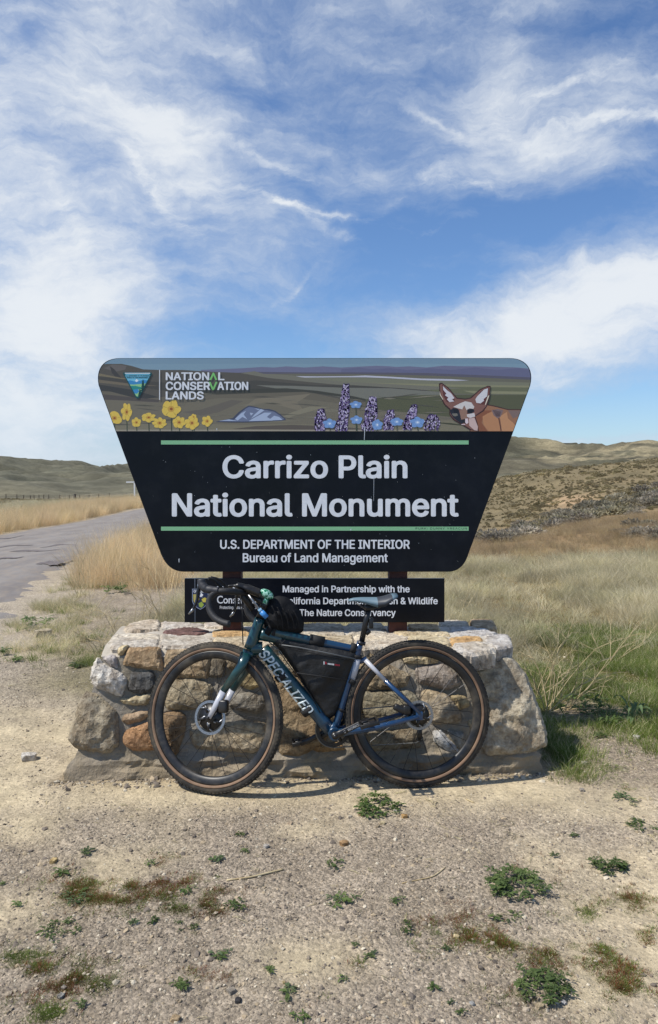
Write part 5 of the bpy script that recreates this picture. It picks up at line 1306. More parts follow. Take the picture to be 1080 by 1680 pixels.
def proto(name, mb, mats, coll):
    me = bpy.data.meshes.new(name); me.from_pydata([tuple(v) for v in mb.v], [], mb.f)
    for m in (mats if isinstance(mats, list) else [mats]): me.materials.append(m)
    me.polygons.foreach_set('material_index', mb.m); me.polygons.foreach_set('use_smooth', mb.s)
    o = bpy.data.objects.new(name, me); coll.objects.link(o); return o
def scatter(name, pts, scl, protos, cat=None, label=None, tilt=.15, structure=None):
    """points as one stuff object; blades are instanced on them"""
    pts = np.asarray(pts, float); n = len(pts)
    me = bpy.data.meshes.new(name); me.from_pydata([tuple(p) for p in pts], [], [])
    rot = np.stack([np.random.normal(0, tilt, n), np.random.normal(0, tilt, n), np.random.rand(n) * 6.283], -1)
    a = me.attributes.new('rot', 'FLOAT_VECTOR', 'POINT'); a.data.foreach_set('vector', rot.astype(np.float32).ravel())
    a = me.attributes.new('scl', 'FLOAT', 'POINT'); a.data.foreach_set('value', np.asarray(scl, np.float32))
    a = me.attributes.new('pick', 'INT', 'POINT'); a.data.foreach_set('value', np.random.randint(0, len(protos.objects), n).astype(np.int32))
    ob = bpy.data.objects.new(name, me); COL.objects.link(ob)
    ng = bpy.data.node_groups.new(name, 'GeometryNodeTree'); ng.interface.new_socket('Geometry', in_out='INPUT', socket_type='NodeSocketGeometry'); ng.interface.new_socket('Geometry', in_out='OUTPUT', socket_type='NodeSocketGeometry')
    N = ng.nodes; Lk = ng.links; gi = N.new('NodeGroupInput'); go = N.new('NodeGroupOutput')
    ci = N.new('GeometryNodeCollectionInfo'); ci.inputs[0].default_value = protos; ci.inputs['Separate Children'].default_value = True; ci.inputs['Reset Children'].default_value = True
    ip = N.new('GeometryNodeInstanceOnPoints'); ip.inputs['Pick Instance'].default_value = True
    def attr(nm, ty):
        q_ = N.new('GeometryNodeInputNamedAttribute'); q_.data_type = ty; q_.inputs[0].default_value = nm; return q_.outputs[0]
    er = N.new('FunctionNodeEulerToRotation'); Lk.new(attr('rot', 'FLOAT_VECTOR'), er.inputs[0])
    Lk.new(gi.outputs[0], ip.inputs['Points']); Lk.new(ci.outputs[0], ip.inputs['Instance']); Lk.new(attr('pick', 'INT'), ip.inputs['Instance Index'])
    Lk.new(er.outputs[0], ip.inputs['Rotation']); Lk.new(attr('scl', 'FLOAT'), ip.inputs['Scale']); Lk.new(ip.outputs[0], go.inputs[0])
    md = ob.modifiers.new('scatter', 'NODES'); md.node_group = ng
    ob['kind'] = 'stuff'; return ob
def protos(name, makers, mats):
    c = bpy.data.collections.new(name)
    for k in range(len(makers)): mb = MB(); makers[k](mb, random.Random(k * 7 + 3)); proto(name + '_tuft', mb, mats, c)
    return c
P_STRAW = protos('straw', [lambda m, r: blades(m, 34, .10, .30, .13, .0042, .9, r)] * 4, M_STRAW)
P_GREYG = protos('grey_straw', [lambda m, r: (blades(m, 40, .12, .34, .16, .0045, 1.0, r), blades(m, 3, .05, .12, .12, .005, .7, r, 1))] * 4, [M_GREYG, M_GREEN2])
P_GOLD = protos('gold', [lambda m, r: blades(m, 40, .22, .85, .24, .005, .5, r)] * 4, M_GOLD)
M_FIELD = leaf_mat('tan_grass', S(206, 184, 150, .82), S(172, 148, 112, .8))
P_FIELD = protos('tan', [lambda m, r: blades(m, 46, .35, .75, .25, .007, .6, r)] * 4, M_FIELD)
P_GREEN = protos('green', [lambda m, r: (blades(m, 40, .04, .13, .09, .0038, .8, r), blades(m, 6, .06, .15, .09, .003, .9, r, 1))] * 4, [M_GREEN2, M_STRAW])
P_MOSS = protos('moss', [lambda m, r: blades(m, 22, .006, .024, .026, .0030, .9, r, segs=2)] * 3, M_GREEN2)
P_REDM = protos('redmoss', [lambda m, r: (blades(m, 24, .008, .030, .028, .0026, .8, r, segs=2), blades(m, 4, .006, .022, .03, .002, .9, r, 1, segs=2))] * 3, [M_RED, M_GREEN2])

def sample(n, f, x0, x1, y0, y1, ypow=1.0):
    """n points with acceptance probability f(x, y)"""
    X = []; Y = []
    while len(X) < n:
        m = n * 3; x = np.random.uniform(x0, x1, m); y = y0 + (y1 - y0) * np.random.rand(m) ** ypow
        k = np.random.rand(m) < f(x, y); X.extend(x[k]); Y.extend(y[k])
        if k.mean() < .002: break
    x = np.array(X[:n]); y = np.array(Y[:n]); return np.stack([x, y, zt(x, y)], -1)
def pxof(x, y): return x / np.maximum(y, .5) * F + 540
wall_box = lambda x, y: ~((x > -1.4) & (x < 1.12) & (y > 3.6) & (y < 4.95))

# dry field to the right of and behind the wall
def f_field(x, y):
    p = pxof(x, y); n_ = fbm(x * .8, y * .8, 4)
    return wall_box(x, y) * smooth(p, 190, 330) * np.where(x > .8, smooth(y, 5.3, 7.6), smooth(y, 5.0, 6.3)) * (p < 1500) * (.12 + 1.0 * smooth(n_, .38, .55))
pts = sample(15000, f_field, -1.8, 11, 5.0, 13, .75)
pp_ = pxof(pts[:, 0], pts[:, 1]); sc_ = np.random.uniform(.4, 1.0, len(pts)) * (.6 + .8 * fbm(pts[:, 0] * .9 + 9, pts[:, 1] * .9, 3)) * np.interp(pts[:, 1], [5, 7, 9, 13], [.5, .85, 1.0, 1.0])
k = np.random.rand(len(pts)) < .6
scatter('dry_field_grass', pts[k], sc_[k], P_GREYG); scatter('straw_grass', pts[~k], sc_[~k], P_STRAW)
def f_field2(x, y): p = pxof(x, y); return smooth(x + y * .12, -1.5, 0) * (p > 200) * (p < 1350) * (.4 + .8 * smooth(fbm(x * .4, y * .3, 4), .38, .58))
pts = sample(11000, f_field2, -4, 24, 12, 32, .8); scatter('golden_field_grass', pts, np.random.uniform(.18, .42, len(pts)), P_FIELD)
# green grass right of the wall and patches in the field
def f_green(x, y):
    p = pxof(x, y); n_ = fbm(x * 1.1 + 30, y * 1.1, 4)
    a = smooth(x, .9, 1.15) * smooth(y, 4.75, 5.1) * (1 - smooth(y, 5.9, 7.8)) * smooth(n_, .40, .54)
    b = np.exp(-((x - 1.27) / .10) ** 2 - ((y - 4.15) / .42) ** 2) * .9
    b = b * .55
    c = np.exp(-((x - 2.1) / .5) ** 2 - ((y - 4.55) / .3) ** 2) * .5
    d = (x < -1.05) * (x > -2.6) * np.exp(-((y - 6.6 - (x + 1.6) * 1.0) / .6) ** 2) * smooth(n_, .46, .6) * .16
    hole = 1 - .92 * np.exp(-((x - 1.62) / .24) ** 2 - ((y - 4.86) / .16) ** 2) - .9 * np.exp(-((x - 1.90) / .17) ** 2 - ((y - 4.72) / .16) ** 2)
    return wall_box(x, y) * np.clip(a + b + c + d, 0, 1) * np.clip(hole, 0, 1) * (p > -60) * (p < 1250)
pts = sample(9500, f_green, -3, 4.4, 3.7, 9.6, .9); scatter('green_grass', pts, np.random.uniform(.35, .8, len(pts)) * (.5 + fbm(pts[:, 0] * 2, pts[:, 1] * 2, 3)), P_GREEN)
# golden grass: strip beyond the road and clump on this side
def f_far(x, y): d = road_far(y) - x; return smooth(d, .05, .5) * (1 - smooth(d, 2.6, 4.2))
pts = sample(8000, f_far, -18, -8, 13, 70, 1.2); scatter('roadside_golden_grass', pts, np.random.uniform(.55, 1.0, len(pts)), P_GOLD)
def f_near(x, y): d = x - road_near(y); return smooth(d, .1, .6) * (1 - smooth(d, 1.4, 2.4)) * smooth(y, 9.6, 11.5) * ((pxof(x, y) > 135) | (y > 15)) * (.3 + smooth(fbm(x * 1.2, y * 1.2, 3), .4, .55))
pts = sample(1500, f_near, -7, -2, 9.4, 34, 1.4); scatter('verge_golden_grass', pts, np.random.uniform(.5, .95, len(pts)), P_GOLD)
def f_verge(x, y): d = x - road_near(y); return smooth(d, .2, .6) * (1 - smooth(d, .8, 1.5)) * smooth(fbm(x * 1.6, y * 1.6 + 4, 4), .42, .56)
pts = sample(130, f_verge, -5, -1.9, 6, 11.5, 1.0); scatter('verge_low_grass', pts, np.random.uniform(.5, 1.0, len(pts)), P_GREEN)
pts = sample(260, f_verge, -5, -1.9, 6.5, 12, 1.0); scatter('verge_straw', pts, np.random.uniform(.35, .8, len(pts)), P_STRAW)
# far left field, low fuzz
def f_lf(x, y): d = road_far(y) - x; return smooth(d, 3, 4.5) * (pxof(x, y) > -200)
pts = sample(4500, f_lf, -60, -12, 16, 95, 1.0); scatter('grey_field_grass', pts, np.random.uniform(1.0, 1.9, len(pts)), P_GREYG)

# small mats of seedlings in the foreground (picture x, y, width, height, amount, red share)
MATS = [(270,1440,95,30,620,.78),(210,1462,110,34,520,.62),(320,1478,60,34,300,.62),(330,1432,50,14,120,.7),(120,1462,70,22,160,.4),(845,1435,30,20,60,.9),(880,1640,60,30,90,.3),(60,1610,60,40,160,.3),(320,1490,40,30,160,.4),(45,1585,55,30,230,.2),(100,1608,70,30,260,.25),(150,1600,40,28,110,.2),(80,1665,50,16,110,.2),(15,1660,40,16,80,.2),
        (180,1480,60,18,120,.3),(100,1450,50,14,60,.3),(990,1552,60,24,200,.2),(1030,1475,50,18,130,.2),(1045,1625,70,36,220,.25),(955,1500,44,16,80,.2),(1075,1530,20,26,60,.1),
        (765,1540,55,20,160,.55),(825,1548,30,14,70,.3),(785,1640,40,18,60,.2),(740,1500,60,20,60,.8),(330,1600,40,14,30,.8),(930,1520,80,40,120,.4),(870,1470,90,50,90,.5),
        (1010,1260,70,22,130,.2),(960,1230,50,20,60,.2),(1045,1290,40,14,70,.3),(1060,1200,40,20,90,.1),(60,1520,40,12,30,.4),(520,1640,18,8,14,.2),(395,1600,14,6,12,.2),(590,1580,14,8,14,.2),(1000,1600,90,60,260,.35),(930,1600,60,50,120,.35),(1030,1540,60,30,160,.2),(900,1560,60,30,120,.45),(700,1540,50,40,60,.5),(860,1510,60,24,110,.55)]
gpt = []; rpt = []
for (px, py, w, h, n_, rs) in MATS:
    m_ = int(n_ * 5.6); P_ = gpv(px + np.random.normal(0, .52, m_) * w, np.minimum(1700, py + np.random.normal(0, .52, m_) * h))
    P_ = P_[(fbm(P_[:, 0] * 8, P_[:, 1] * 8, 3) > np.random.uniform(.38, .56, m_)) & (fbm(P_[:, 0] * 26 + 5, P_[:, 1] * 26, 2) > .49)]; k_ = np.random.rand(len(P_)) < rs * .6 + (fbm(P_[:, 0] * 5 + 9, P_[:, 1] * 5, 2) - .5) * .9
    rpt += [tuple(v) for v in P_[k_]]; gpt += [tuple(v) for v in P_[~k_]]
scatter('seedling_mat', gpt, np.random.uniform(.3, .85, len(gpt)), P_MOSS); scatter('reddish_seedling_mat', rpt, np.random.uniform(.35, .9, len(rpt)), P_REDM)

# pebbles
M_PEB = [mk('pebble', S(*c, .8), S(*c2, .8), 40, .85, rand=.3) for c, c2 in [((176,162,140), (140,126,108)), ((206,196,176), (180,166,140)), ((128,116,102), (100,90,80)), ((182,164,134), (156,138,112))]]
cp = bpy.data.collections.new('pebbles')
for k in range(8):
    bm = bmesh.new(); bmesh.ops.create_icosphere(bm, subdivisions=1, radius=1); rr = random.Random(k)
    for v in bm.verts: v.co = Vector((v.co.x * rr.uniform(.7, 1.2), v.co.y * rr.uniform(.7, 1.2), v.co.z * rr.uniform(.4, .75) )) * rr.uniform(.85, 1.15)
    me_ = bpy.data.meshes.new('pebble'); bm.to_mesh(me_); bm.free(); me_.materials.append(M_PEB[[0, 0, 1, 2, 0, 3, 2, 0][k]]); o = bpy.data.objects.new('pebble_form', me_); cp.objects.link(o)
def f_peb(x, y):
    _, sand = ground_color(x, y); road_ = (x < road_near(y) + .2)
    return wall_box(x, y) * (np.abs(pxof(x, y) - 540) < 900) * (1.05 - .9 * sand) * np.interp(y, [1.9, 3, 5, 9], [1, .9, .5, .25]) * ~road_
pts = sample(85000, f_peb, -4.2, 3.6, 1.7, 6.5, 1.25)
sz = np.clip(np.random.lognormal(math.log(.0025), .55, len(pts)), .0015, .014); scatter('gravel', pts, sz, cp, tilt=.4)
# dry straw bits lying about
P_LIT = protos('litter', [lambda m, r: [m.tube([(r.uniform(-.03, 0), r.uniform(-.01, .01), .003), (0, r.uniform(-.006, .006), .005), (r.uniform(.01, .04), r.uniform(-.01, .01), .003)], .0009, 4) for _ in range(2)]] * 4, M_STRAW)
pts = sample(1500, lambda x, y: wall_box(x, y) * (.2 + (x > .4) * .6) * (fbm(x * 2, y * 2, 3) > .45), -4, 3.6, 1.7, 6, 1.2); scatter('straw_litter', pts, np.random.uniform(.4, 1.3, len(pts)), P_LIT, tilt=.06)
# crumbled mortar and soil clods along the wall foot
x = np.random.uniform(-1.4, 1.2, 1500); y = 3.80 + .04 * x - np.abs(np.random.normal(0, .06, 1500)); pts = np.stack([x, y, zt(x, y)], -1)
scatter('soil_crumbs', pts, np.clip(np.random.lognormal(math.log(.0055), .5, 1500), .002, .02), cp, tilt=.5)

# separate stones one can point at
ROCKS = [(391,1643,12,(86,84,84),'small dark square stone lying in the gravel near the bottom edge'),(380,1628,14,(200,196,186),'pale rounded pebble just behind the dark square stone'),
 (288,1674,15,(214,190,152),'tan pebble at the bottom edge left of centre'),(466,1613,6,(200,180,130),'small yellowish pebble in bare gravel left of centre'),(749,1538,10,(226,206,160),'cream stone chip in the reddish seedlings'),
 (886,1653,13,(222,206,172),'cream stone at the foot of the big leafy weed at the bottom right'),(628,1352,9,(220,206,168),'cream pebble in front of the weed under the rear wheel'),(664,1341,10,(206,168,112),'orange tan stone right of the weed under the rear wheel'),
 (592,1338,9,(214,190,140),'yellowish stone left under the weed by the rear wheel'),(565,1386,14,(206,170,126),'flat orange stone sunk in the gravel centre'),(437,1390,10,(214,208,198),'whitish stone in gravel below the front wheel'),
 (955,1298,9,(196,190,180),'grey white stone right of the wall corner'),(608,1296,6,(220,214,200),'tiny white stone touching the rear tyre'),(847,1278,10,(206,198,180),'white stone at the foot of the wall right end'),
 (88,1414,12,(222,196,140),'yellow stone chip left of centre in gravel'),(100,1636,12,(176,176,170),'grey pebble in the bottom left seedlings'),(48,1246,24,(226,220,208),'white broken mortar lump left of the wall foot'),
 (72,1044,26,(210,198,170),'pale stone beside green weeds by the left track'),(925,1646,9,(206,206,206),'white chip right of the bottom right weed'),(775,1648,9,(190,190,186),'grey chip bottom centre right'),
 (476,1352,8,(196,176,150),'small brown stone in the sandy patch below the crank'),(1044,1212,12,(222,216,206),'white stone in the grass on the right edge'),(958,1253,9,(220,214,206),'small white stone in bare soil right of the wall'),(828,1468,10,(214,204,184),'pale stone behind the leafy weed at right'),(105,1642-20,9,(200,196,188),'pale pebble above the grey pebble bottom left')]
for i, (px, py, w, c, lab) in enumerate(ROCKS):
    p = gp(px, py); r = w / F * p.y / 2 * 1.05; rr = random.Random(i + 50); bm = bmesh.new(); bmesh.ops.create_icosphere(bm, subdivisions=2, radius=1)
    ang = rr.uniform(0, 3); 
    for v in bm.verts:
        q_ = v.co.copy(); k = 1 + .22 * mnoise.noise(q_ * 1.3 + Vector((i * 3, 0, 0))); q_ = Vector((max(-.72, min(.72, q_.x)) * 1.3, max(-.7, min(.7, q_.y)) * 1.1, max(-.5, min(.55, q_.z)))) * k * r
        v.co = Matrix.Rotation(ang, 3, 'Z') @ q_
    me_ = bpy.data.meshes.new('loose_stone'); bm.to_mesh(me_); bm.free(); me_.materials.append(M_STONE)
    o = bpy.data.objects.new('loose_stone', me_); COL.objects.link(o); o.location = p + Vector((0, 0, r * .28)); o.color = S(*c, .8); tag(o, lab, 'stone')
# sticks
def stick(pts, r, lab):
    mb = MB(); w_ = [gp(*p) + Vector((0, 0, r * 1.2)) for p in pts]; mb.tube(spl(w_, 4), r, 6)
    o = mb.build('dry_stick', M_TWIG, None); tag(o, lab, 'stick')
stick([(372,1446),(410,1441),(440,1434),(465,1428)], .0035, 'straight pale dry stick lying on the gravel'); stick([(660,1450),(690,1444),(712,1438),(731,1424)], .0022, 'thin grey bent twig lying in gravel right of centre')
stick([(448,1272),(458,1269),(482,1274)], .0022, 'short pale forked twig at the wall foot between the wheels'); stick([(800,1276),(830,1274),(868,1275)], .0018, 'thin straw stem along the wall foot at right end')
stick([(765,1312),(778,1318)], .003, 'tiny brown twig on the sandy ground below the rear wheel')

# weeds
def weed_mesh(rr, size, nleaf, up=.35, mats=None, lobes=True, wd=.30):
    mb = MB()
    for k in range(nleaf):
        a = rr.uniform(0, 6.283); ln = size * rr.uniform(.25, .6) * (.6 + .4 * (k / nleaf)) * (1.5 if nleaf < 60 else 1); w = ln * wd * rr.uniform(.8, 1.2); e = rr.uniform(.1, up * 2.2); n_ = 6; vs = []
        ca, sa = math.cos(a), math.sin(a); st = (rr.random() ** .6) * .55 * size * (1 if nleaf > 60 else .35); zz0 = rr.uniform(0, .2) * size; tw = rr.uniform(-.5, .5)
        for i in range(n_ + 1):
            t = i / n_; r = st + ln * t; z = zz0 + ln * (e * t - (e + .12) * t * t * .75) + .004; ww = w * (math.sin(math.pi * min(1, t * .93 + .06)) ** .7) * (.35 + .65 * t) * ((1.15 if i % 2 else .72) if lobes else 1)
            if i == n_: ww *= .3
            dz = ww * .35 + tw * ww
            vs += [(ca * r - sa * ww, sa * r + ca * ww, z + dz), (ca * r, sa * r, z), (ca * r + sa * ww, sa * r - ca * ww, z + ww * .35 - tw * ww)]
        fs = []
        for i in range(n_): fs += [(3 * i, 3 * i + 1, 3 * i + 4, 3 * i + 3), (3 * i + 1, 3 * i + 2, 3 * i + 5, 3 * i + 4)]
        mb.add(vs, fs, 0, False)
    return mb
WEEDS = [ # px, py (centre at ground), width px, kind, label
 (622,1326,100,'big','dense dark leafy weed in front of the rear wheel'),(845,1456,136,'big','largest leafy weed right of centre in the gravel'),(892,1622,126,'big','big broad leafy weed at the bottom right'),
 (1000,1424,82,'big','rounded green weed near the right edge'),(1035,1313,64,'mid','dark green weed highest on the right edge beside pebbles'),(1050,1358,58,'mid','ragged green weed on the right edge below the highest one'),
 (830,1504,54,'mid','grey green weed just below the largest leafy weed'),(907,1404,24,'low','small weed right of the largest leafy weed'),(650,1476,46,'low','small two tufted weed in gravel centre right'),(665,1524,50,'mid','feathery yellow green weed in gravel centre right'),
 (605,1568,28,'low','faint weed below the feathery one'),(565,1608,28,'low','small round dark weed at bottom centre'),(712,1622,30,'low','small grey weed bottom centre right'),(732,1558,28,'low','bright leaved little weed beside the reddish seedlings'),
 (755,1663,24,'low','tiny weed at bottom edge centre right'),(547,1421,48,'mid','blue green weed in the gravel centre'),(557,1476,62,'mid','flat spreading weed in the gravel centre'),(395,1370,20,'low','tiny weed below the front wheel'),
 (402,1398,20,'low','tiny brown green weed under the tiny one below the front wheel'),(145,1398,42,'mid','blue green weed upper left of the gravel'),(245,1418,32,'mid','small leafy weed at the top of the reddish mat'),(100,1434,40,'low','low dark weed left of the reddish mat'),
 (125,1474,48,'mid','rosette weed at the left of the reddish mat'),(31,1486,26,'low','small weed at left edge'),(102,1530,84,'mid','wide grey leaved weed on the left'),(355,1411,28,'mid','bright small weed right of the reddish mat'),
 (312,1462,34,'mid','pale rosette inside the reddish mat'),(388,1485,48,'mid','grassy weed right of the reddish mat'),(220,1516,22,'low','small tuft below the reddish mat'),(252,1512,28,'low','small grey tuft below the reddish mat, right one'),
 (300,1522,52,'mid','pale broad leaved weed under the reddish mat'),(360,1564,50,'mid','spiky green weed left of the bottom centre'),(445,1594,28,'mid','small crisp weed bottom centre left'),(305,1620,50,'mid','shiny rosette weed at the bottom left centre'),
 (472,1632,54,'mid','grey green wide rosette at bottom centre'),(132,1650,30,'low','small grey weed bottom left'),(492,1674,42,'mid','green rosette cut by the bottom edge'),(585,1550,18,'low','tiny seedling left of the faint weed'),
 (940,1372,24,'low','faint small weed on the right gravel'),(4,1452,20,'mid','green leaf tuft cut by the left edge'),(740,1648,20,'low','sparse little weed above bottom edge right of centre'),
 (965,1172,118,'bed','dark green leafy mass in the grass right of the wall'),(905,1160,50,'bed','dark leafy weed close to the right end of the wall'),(1040,1182,90,'strap','strap leaved green plant in the grass at the right edge'),(1000,1192,54,'strap','smaller strap leaved plant left of the one at the right edge'),
 (985,1196+14,34,'low','low green weed in front of the strap leaved plants'),(55,1030,70,'bed','dark green weed beside the left track'),(25,1085,46,'low','flat grey green weed lower on the left track'),(140,1052,44,'bed','dark weed behind the left end of the wall'),
 (128,1094,40,'low','flat weed by the left end of the wall'),(185,975,60,'bed','green weed at the foot of the golden grass'),(255,952,50,'bed','green weed under the lower left corner of the sign'),(8,1165-90,30,'bed','green weed cut by the left edge beside the track')]
for i, (px, py, w, kind, lab) in enumerate(WEEDS):
    p = gp(px, min(py, 1690)); size = w / F * p.y / 2 * 1.08; rr = random.Random(900 + i)
    n_, up, wd = {'big': (210, .45, .26), 'mid': (44, .35, .24), 'low': (30, .25, .26), 'bed': (70, 1.0, .24), 'strap': (46, 1.2, .11)}[kind]
    if kind == 'strap': mb = weed_mesh(rr, size, n_, up, wd=wd, lobes=False)
    else:
        mb = MB(); ns = max(4, int((w / 24) ** 2 * {'big': 2.3, 'bed': 1.4, 'mid': 1.25, 'low': 1.0}[kind]))
        for q_ in range(ns):
            a_ = rr.uniform(0, 6.283); r_ = size * .72 * math.sqrt(rr.random()) if ns > 4 else size * .45 * rr.random()
            s2 = size * min(.95, 34 / w) * rr.uniform(.6, 1.2) * (1 - .3 * r_ / size)
            m2_ = weed_mesh(rr, s2, {'big': 12, 'bed': 12, 'mid': 10, 'low': 9}[kind], up * rr.uniform(.2, 1.3), wd=wd)
            hz_ = size * (.42 if kind == 'bed' else .24 if kind == 'big' else .05) * (1 - (r_ / size) ** 2) * rr.random(); mb.add([(x_ + r_ * math.cos(a_), y_ + r_ * math.sin(a_), z_ + hz_) for x_, y_, z_ in m2_.v], m2_.f, 1 if rr.random() < .35 else 0)
    me_ = bpy.data.meshes.new('weed'); me_.from_pydata(mb.v, [], mb.f); me_.materials.append(M_LEAF2 if (i % 3 == 1 and kind != 'big') else M_LEAF); me_.materials.append(M_LEAF3); me_.polygons.foreach_set('material_index', mb.m)
    o = bpy.data.objects.new('weed', me_); COL.objects.link(o); o.location = p; tag(o, lab, 'weed')

# dry branching stems
def dry_plant(px, py, hpx, n_, lab, spread=.6, lean=0.0, seed=1, Yover=None):
    p = gp(px, py); H = hpx / F * p.y; rr = random.Random(seed); mb = MB()
    def br(q_, d, ln, r, lev):
        pts = [q_]
        for k in range(4): d = (d + Vector((rr.gauss(0, .14), rr.gauss(0, .14), rr.gauss(0, .10) - .04 * lev))).normalized(); pts.append(pts[-1] + d * ln / 4)
        mb.tube(pts, [r, r * .85, r * .7, r * .6, r * .45], 4, cap=False)
        if lev < 2:
            for k in range(rr.randint(2, 4)):
                t_ = rr.choice(pts[1:]); br(t_, (d + Vector((rr.gauss(0, .6), rr.gauss(0, .5), rr.gauss(.1, .35)))).normalized(), ln * rr.uniform(.35, .6), r * .6, lev + 1)
    for _ in range(n_): br(p + Vector((rr.gauss(0, .02), rr.gauss(0, .02), 0)), Vector((rr.gauss(lean, spread), rr.gauss(0, spread * .6), 1)).normalized(), H * rr.uniform(.6, 1.15), .0034, 0)
    o = mb.build('dry_shrub', M_TWIG, None); o.data.transform(Matrix.Translation(-p)); o.location = p; tag(o, lab, 'dry plant')
dry_plant(900,1170,128,8,'tall pale dry branching plant right of the wall',.5,.35,3); dry_plant(925,1165,100,5,'second pale dry plant leaning right over the dark weeds',.6,.9,5)
dry_plant(888,1150,110,5,'thin dry stems rising close behind the wall right end',.4,.1,8); dry_plant(210,1062,75,10,'tangle of pale dry stems behind the wall left end',.9,-.2,11); dry_plant(165,1078,60,7,'low dry tangle left of the wall',1.1,-.5,12)
dry_plant(270,1020,90,9,'dry stems under the lower left corner of the sign',.8,-.1,13); dry_plant(140,1010,60,4,'sparse dry stems beside the track',.8,0,14); dry_plant(235,1040,60,8,'dry twiggy tangle behind the flagstones at left',1.0,0,15)
dry_plant(1000,1090,90,4,'faint dry stems in the field right of the wall',.6,.1,16); dry_plant(130,985,90,3,'single tall dry stems in front of the golden grass',.4,0,17); dry_plant(760,1010,70,3,'dry stalks in the field behind the wall right of the sign',.4,0,18)

# sagebrush: a few shared meshes
SB = []
for k in range(5):
    rr = random.Random(k + 40); mb = MB()
    for _ in range(330):
        a = rr.uniform(0, 6.283); e = math.asin(rr.random() ** .8); r = rr.uniform(.55, 1.0) ** .6
        r *= .8 + .35 * mnoise.noise(Vector((math.cos(a) * 1.6, math.sin(a) * 1.6, e + k * 5)))
        c_ = Vector((math.cos(a) * math.cos(e), math.sin(a) * math.cos(e), math.sin(e) * .85)) * r * .5
        d = (c_.normalized() + Vector((rr.gauss(0, .5), rr.gauss(0, .5), rr.gauss(.3, .4)))).normalized(); s = rr.uniform(.06, .13)
        x_ = d.cross(Vector((rr.gauss(0, 1), rr.gauss(0, 1), rr.gauss(0, 1)))).normalized() * s * .32
        mb.add([c_ - x_, c_ + x_, c_ + d * s + x_ * .2], [(0, 1, 2)])
    for _ in range(7): a = rr.uniform(0, 6.28); mb.tube([(0, 0, -.05), (math.cos(a) * .15, math.sin(a) * .15, .15), (math.cos(a) * .3, math.sin(a) * .3, .32)], [.02, .014, .006], 4, cap=False)
    me_ = bpy.data.meshes.new('sagebrush'); me_.from_pydata([tuple(v) for v in mb.v], [], mb.f); me_.materials.append(M_SAGE); SB.append(me_)
SB2 = []
for me_ in SB: m_ = me_.copy(); m_.materials.clear(); m_.materials.append(M_SAGE2); SB2.append(m_)
def bush(px, Y, s, dark, lab, grp):
    x = (px - 540) / F * Y; o = bpy.data.objects.new('sagebrush', rnd.choice(SB2 if dark else SB)); COL.objects.link(o)
    o.location = (x, Y, zz(x, Y) - .04 * s); o.rotation_euler = (0, 0, rnd.uniform(0, 6.28)); o.scale = (s * rnd.uniform(.9, 1.5), s * rnd.uniform(.9, 1.4), s * rnd.uniform(.65, .95)); tag(o, lab, 'bush', grp)
for k in range(150):
    t_ = rnd.random(); px = 770 + 350 * t_; Y = 29 + 15 * t_ + rnd.gauss(0, 3.4) + (t_ > .4) * 3
    bush(px, Y, rnd.uniform(.8, 1.75) * (.7 + .5 * t_), rnd.random() < .12, 'grey brown sagebrush in the dense band at the foot of the hillside', 'sagebrush band at the foot of the hillside')
for k in range(18): bush(rnd.uniform(1000, 1100), rnd.uniform(17, 24), rnd.uniform(.45, .8), False, 'low greyish brush in the golden field at the right edge', 'low brush in the golden field')
for k in range(130):
    Y = 42 + 66 * rnd.random() ** .8; bush(rnd.uniform(800, 1130), Y, rnd.uniform(.45, 1.3), True, 'small dark bush dotted over the brown hillside on the right', 'dark bushes dotted over the hillside')
cb_ = bpy.data.collections.new('brush')
for m_ in SB2: cb_.objects.link(bpy.data.objects.new('brush_form', m_))
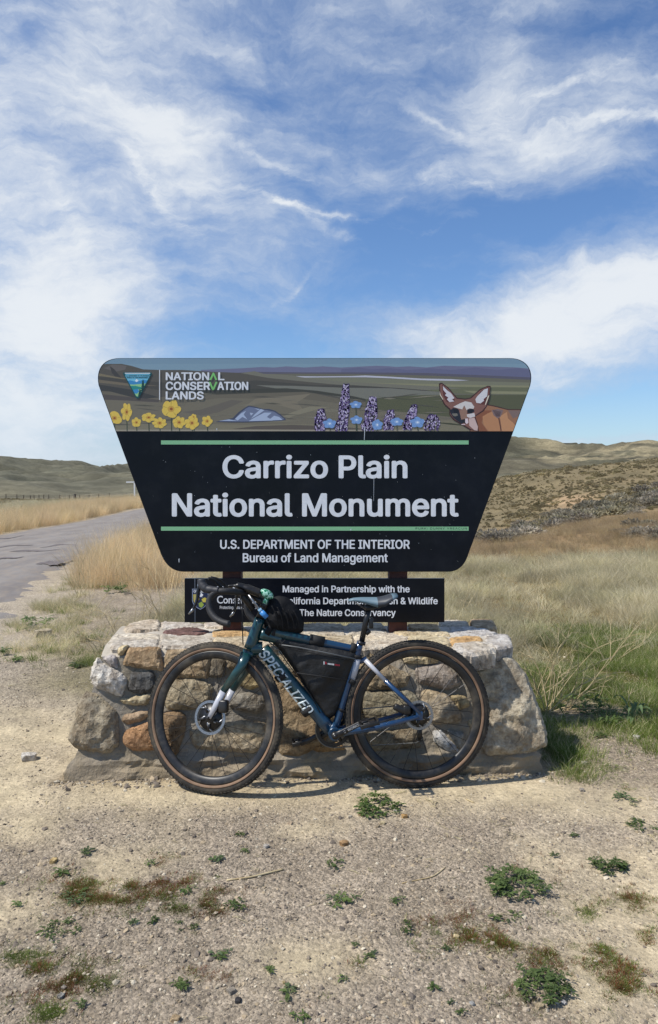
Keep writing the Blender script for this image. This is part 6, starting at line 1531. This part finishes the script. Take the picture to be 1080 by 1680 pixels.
pts = sample(6500, lambda x, y: smooth(pxof(x, y), 700, 800) * (pxof(x, y) < 1300) * (.25 + smooth(fbm(x * .2, y * .12, 4), .42, .58)) * (1 - np.exp(-(((pxof(x, y) - 925) / 34) ** 2 + ((y - 56) / 8) ** 2))), 5, 75, 38, 118, .9)
scatter('hillside_brush', pts, np.random.uniform(.14, .42, len(pts)), cb_)
pts = sample(1500, lambda x, y: (pxof(x, y) > -100) * (pxof(x, y) < 300) * smooth(road_far(y) - x, 5, 9) * smooth(fbm(x * .1, y * .1, 4), .4, .55), -80, -10, 35, 170, 1.0)
scatter('left_field_brush', pts, np.random.uniform(.35, .7, len(pts)), cb_)

# fence beyond the field at left: posts and three wires
fe = empty('wire_fence', ((40 - 540) / F * 150, 150, zz((40 - 540) / F * 150, 150)), 'old wire fence with thin wooden posts crossing the far field at left', 'fence')
tops = []
for (px, Y) in [(-24,150),(-6,150),(10,151),(28,152),(39,153),(50,154),(56,155),(64,156),(72,157),(80,158),(98,158),(114,158),(131,160),(146,162),(162,165),(180,168)]:
    x = (px - 540) / F * Y; z = zz(x, Y); mb = MB(); mb.tube([(x, Y, z - .1), (x + rnd.uniform(-.05, .05), Y, z + 1.25)], .075, 6); mb.build('post', M_WOOD, fe); tops.append((x, Y, z))
for h in (.45, .8, 1.1):
    mb = MB(); mb.tube([(a_, b_, c_ + h) for a_, b_, c_ in tops], .012, 4, cap=False); mb.build('wire', M_WOOD, fe)
x = (123 - 540) / F * 108; z = zz(x, 108); mb = MB(); mb.tube([(x, 108, z - .1), (x, 108, z + 1.15)], .17, 8); mb.lathe([(.17, 0), (.19, .04), (.0, .10)], (x, 108, z + 1.15), (0, 0, 1), (1, 0, 0), 8, closed=False)
tag(mb.build('thick_post', mk('dark_post', S(46, 40, 38)), None), 'thick dark post standing alone in the field beyond the road', 'post')
x = (221 - 540) / F * 58; z = zz(x, 58); ms = empty('roadside_marker', (x, 58, z), 'thin white post with flat crossbar beside the road by the sign left edge', 'road sign')
mb = MB(); mb.box((x, 58, z + .75), (.05, .03, .75)); M_PW = mk('white_paint', S(226, 226, 226)); mb.build('post', M_PW, ms); mb = MB(); mb.box((x - .28, 58, z + 1.52), (.34, .03, .05)); mb.build('crossbar', M_PW, ms)
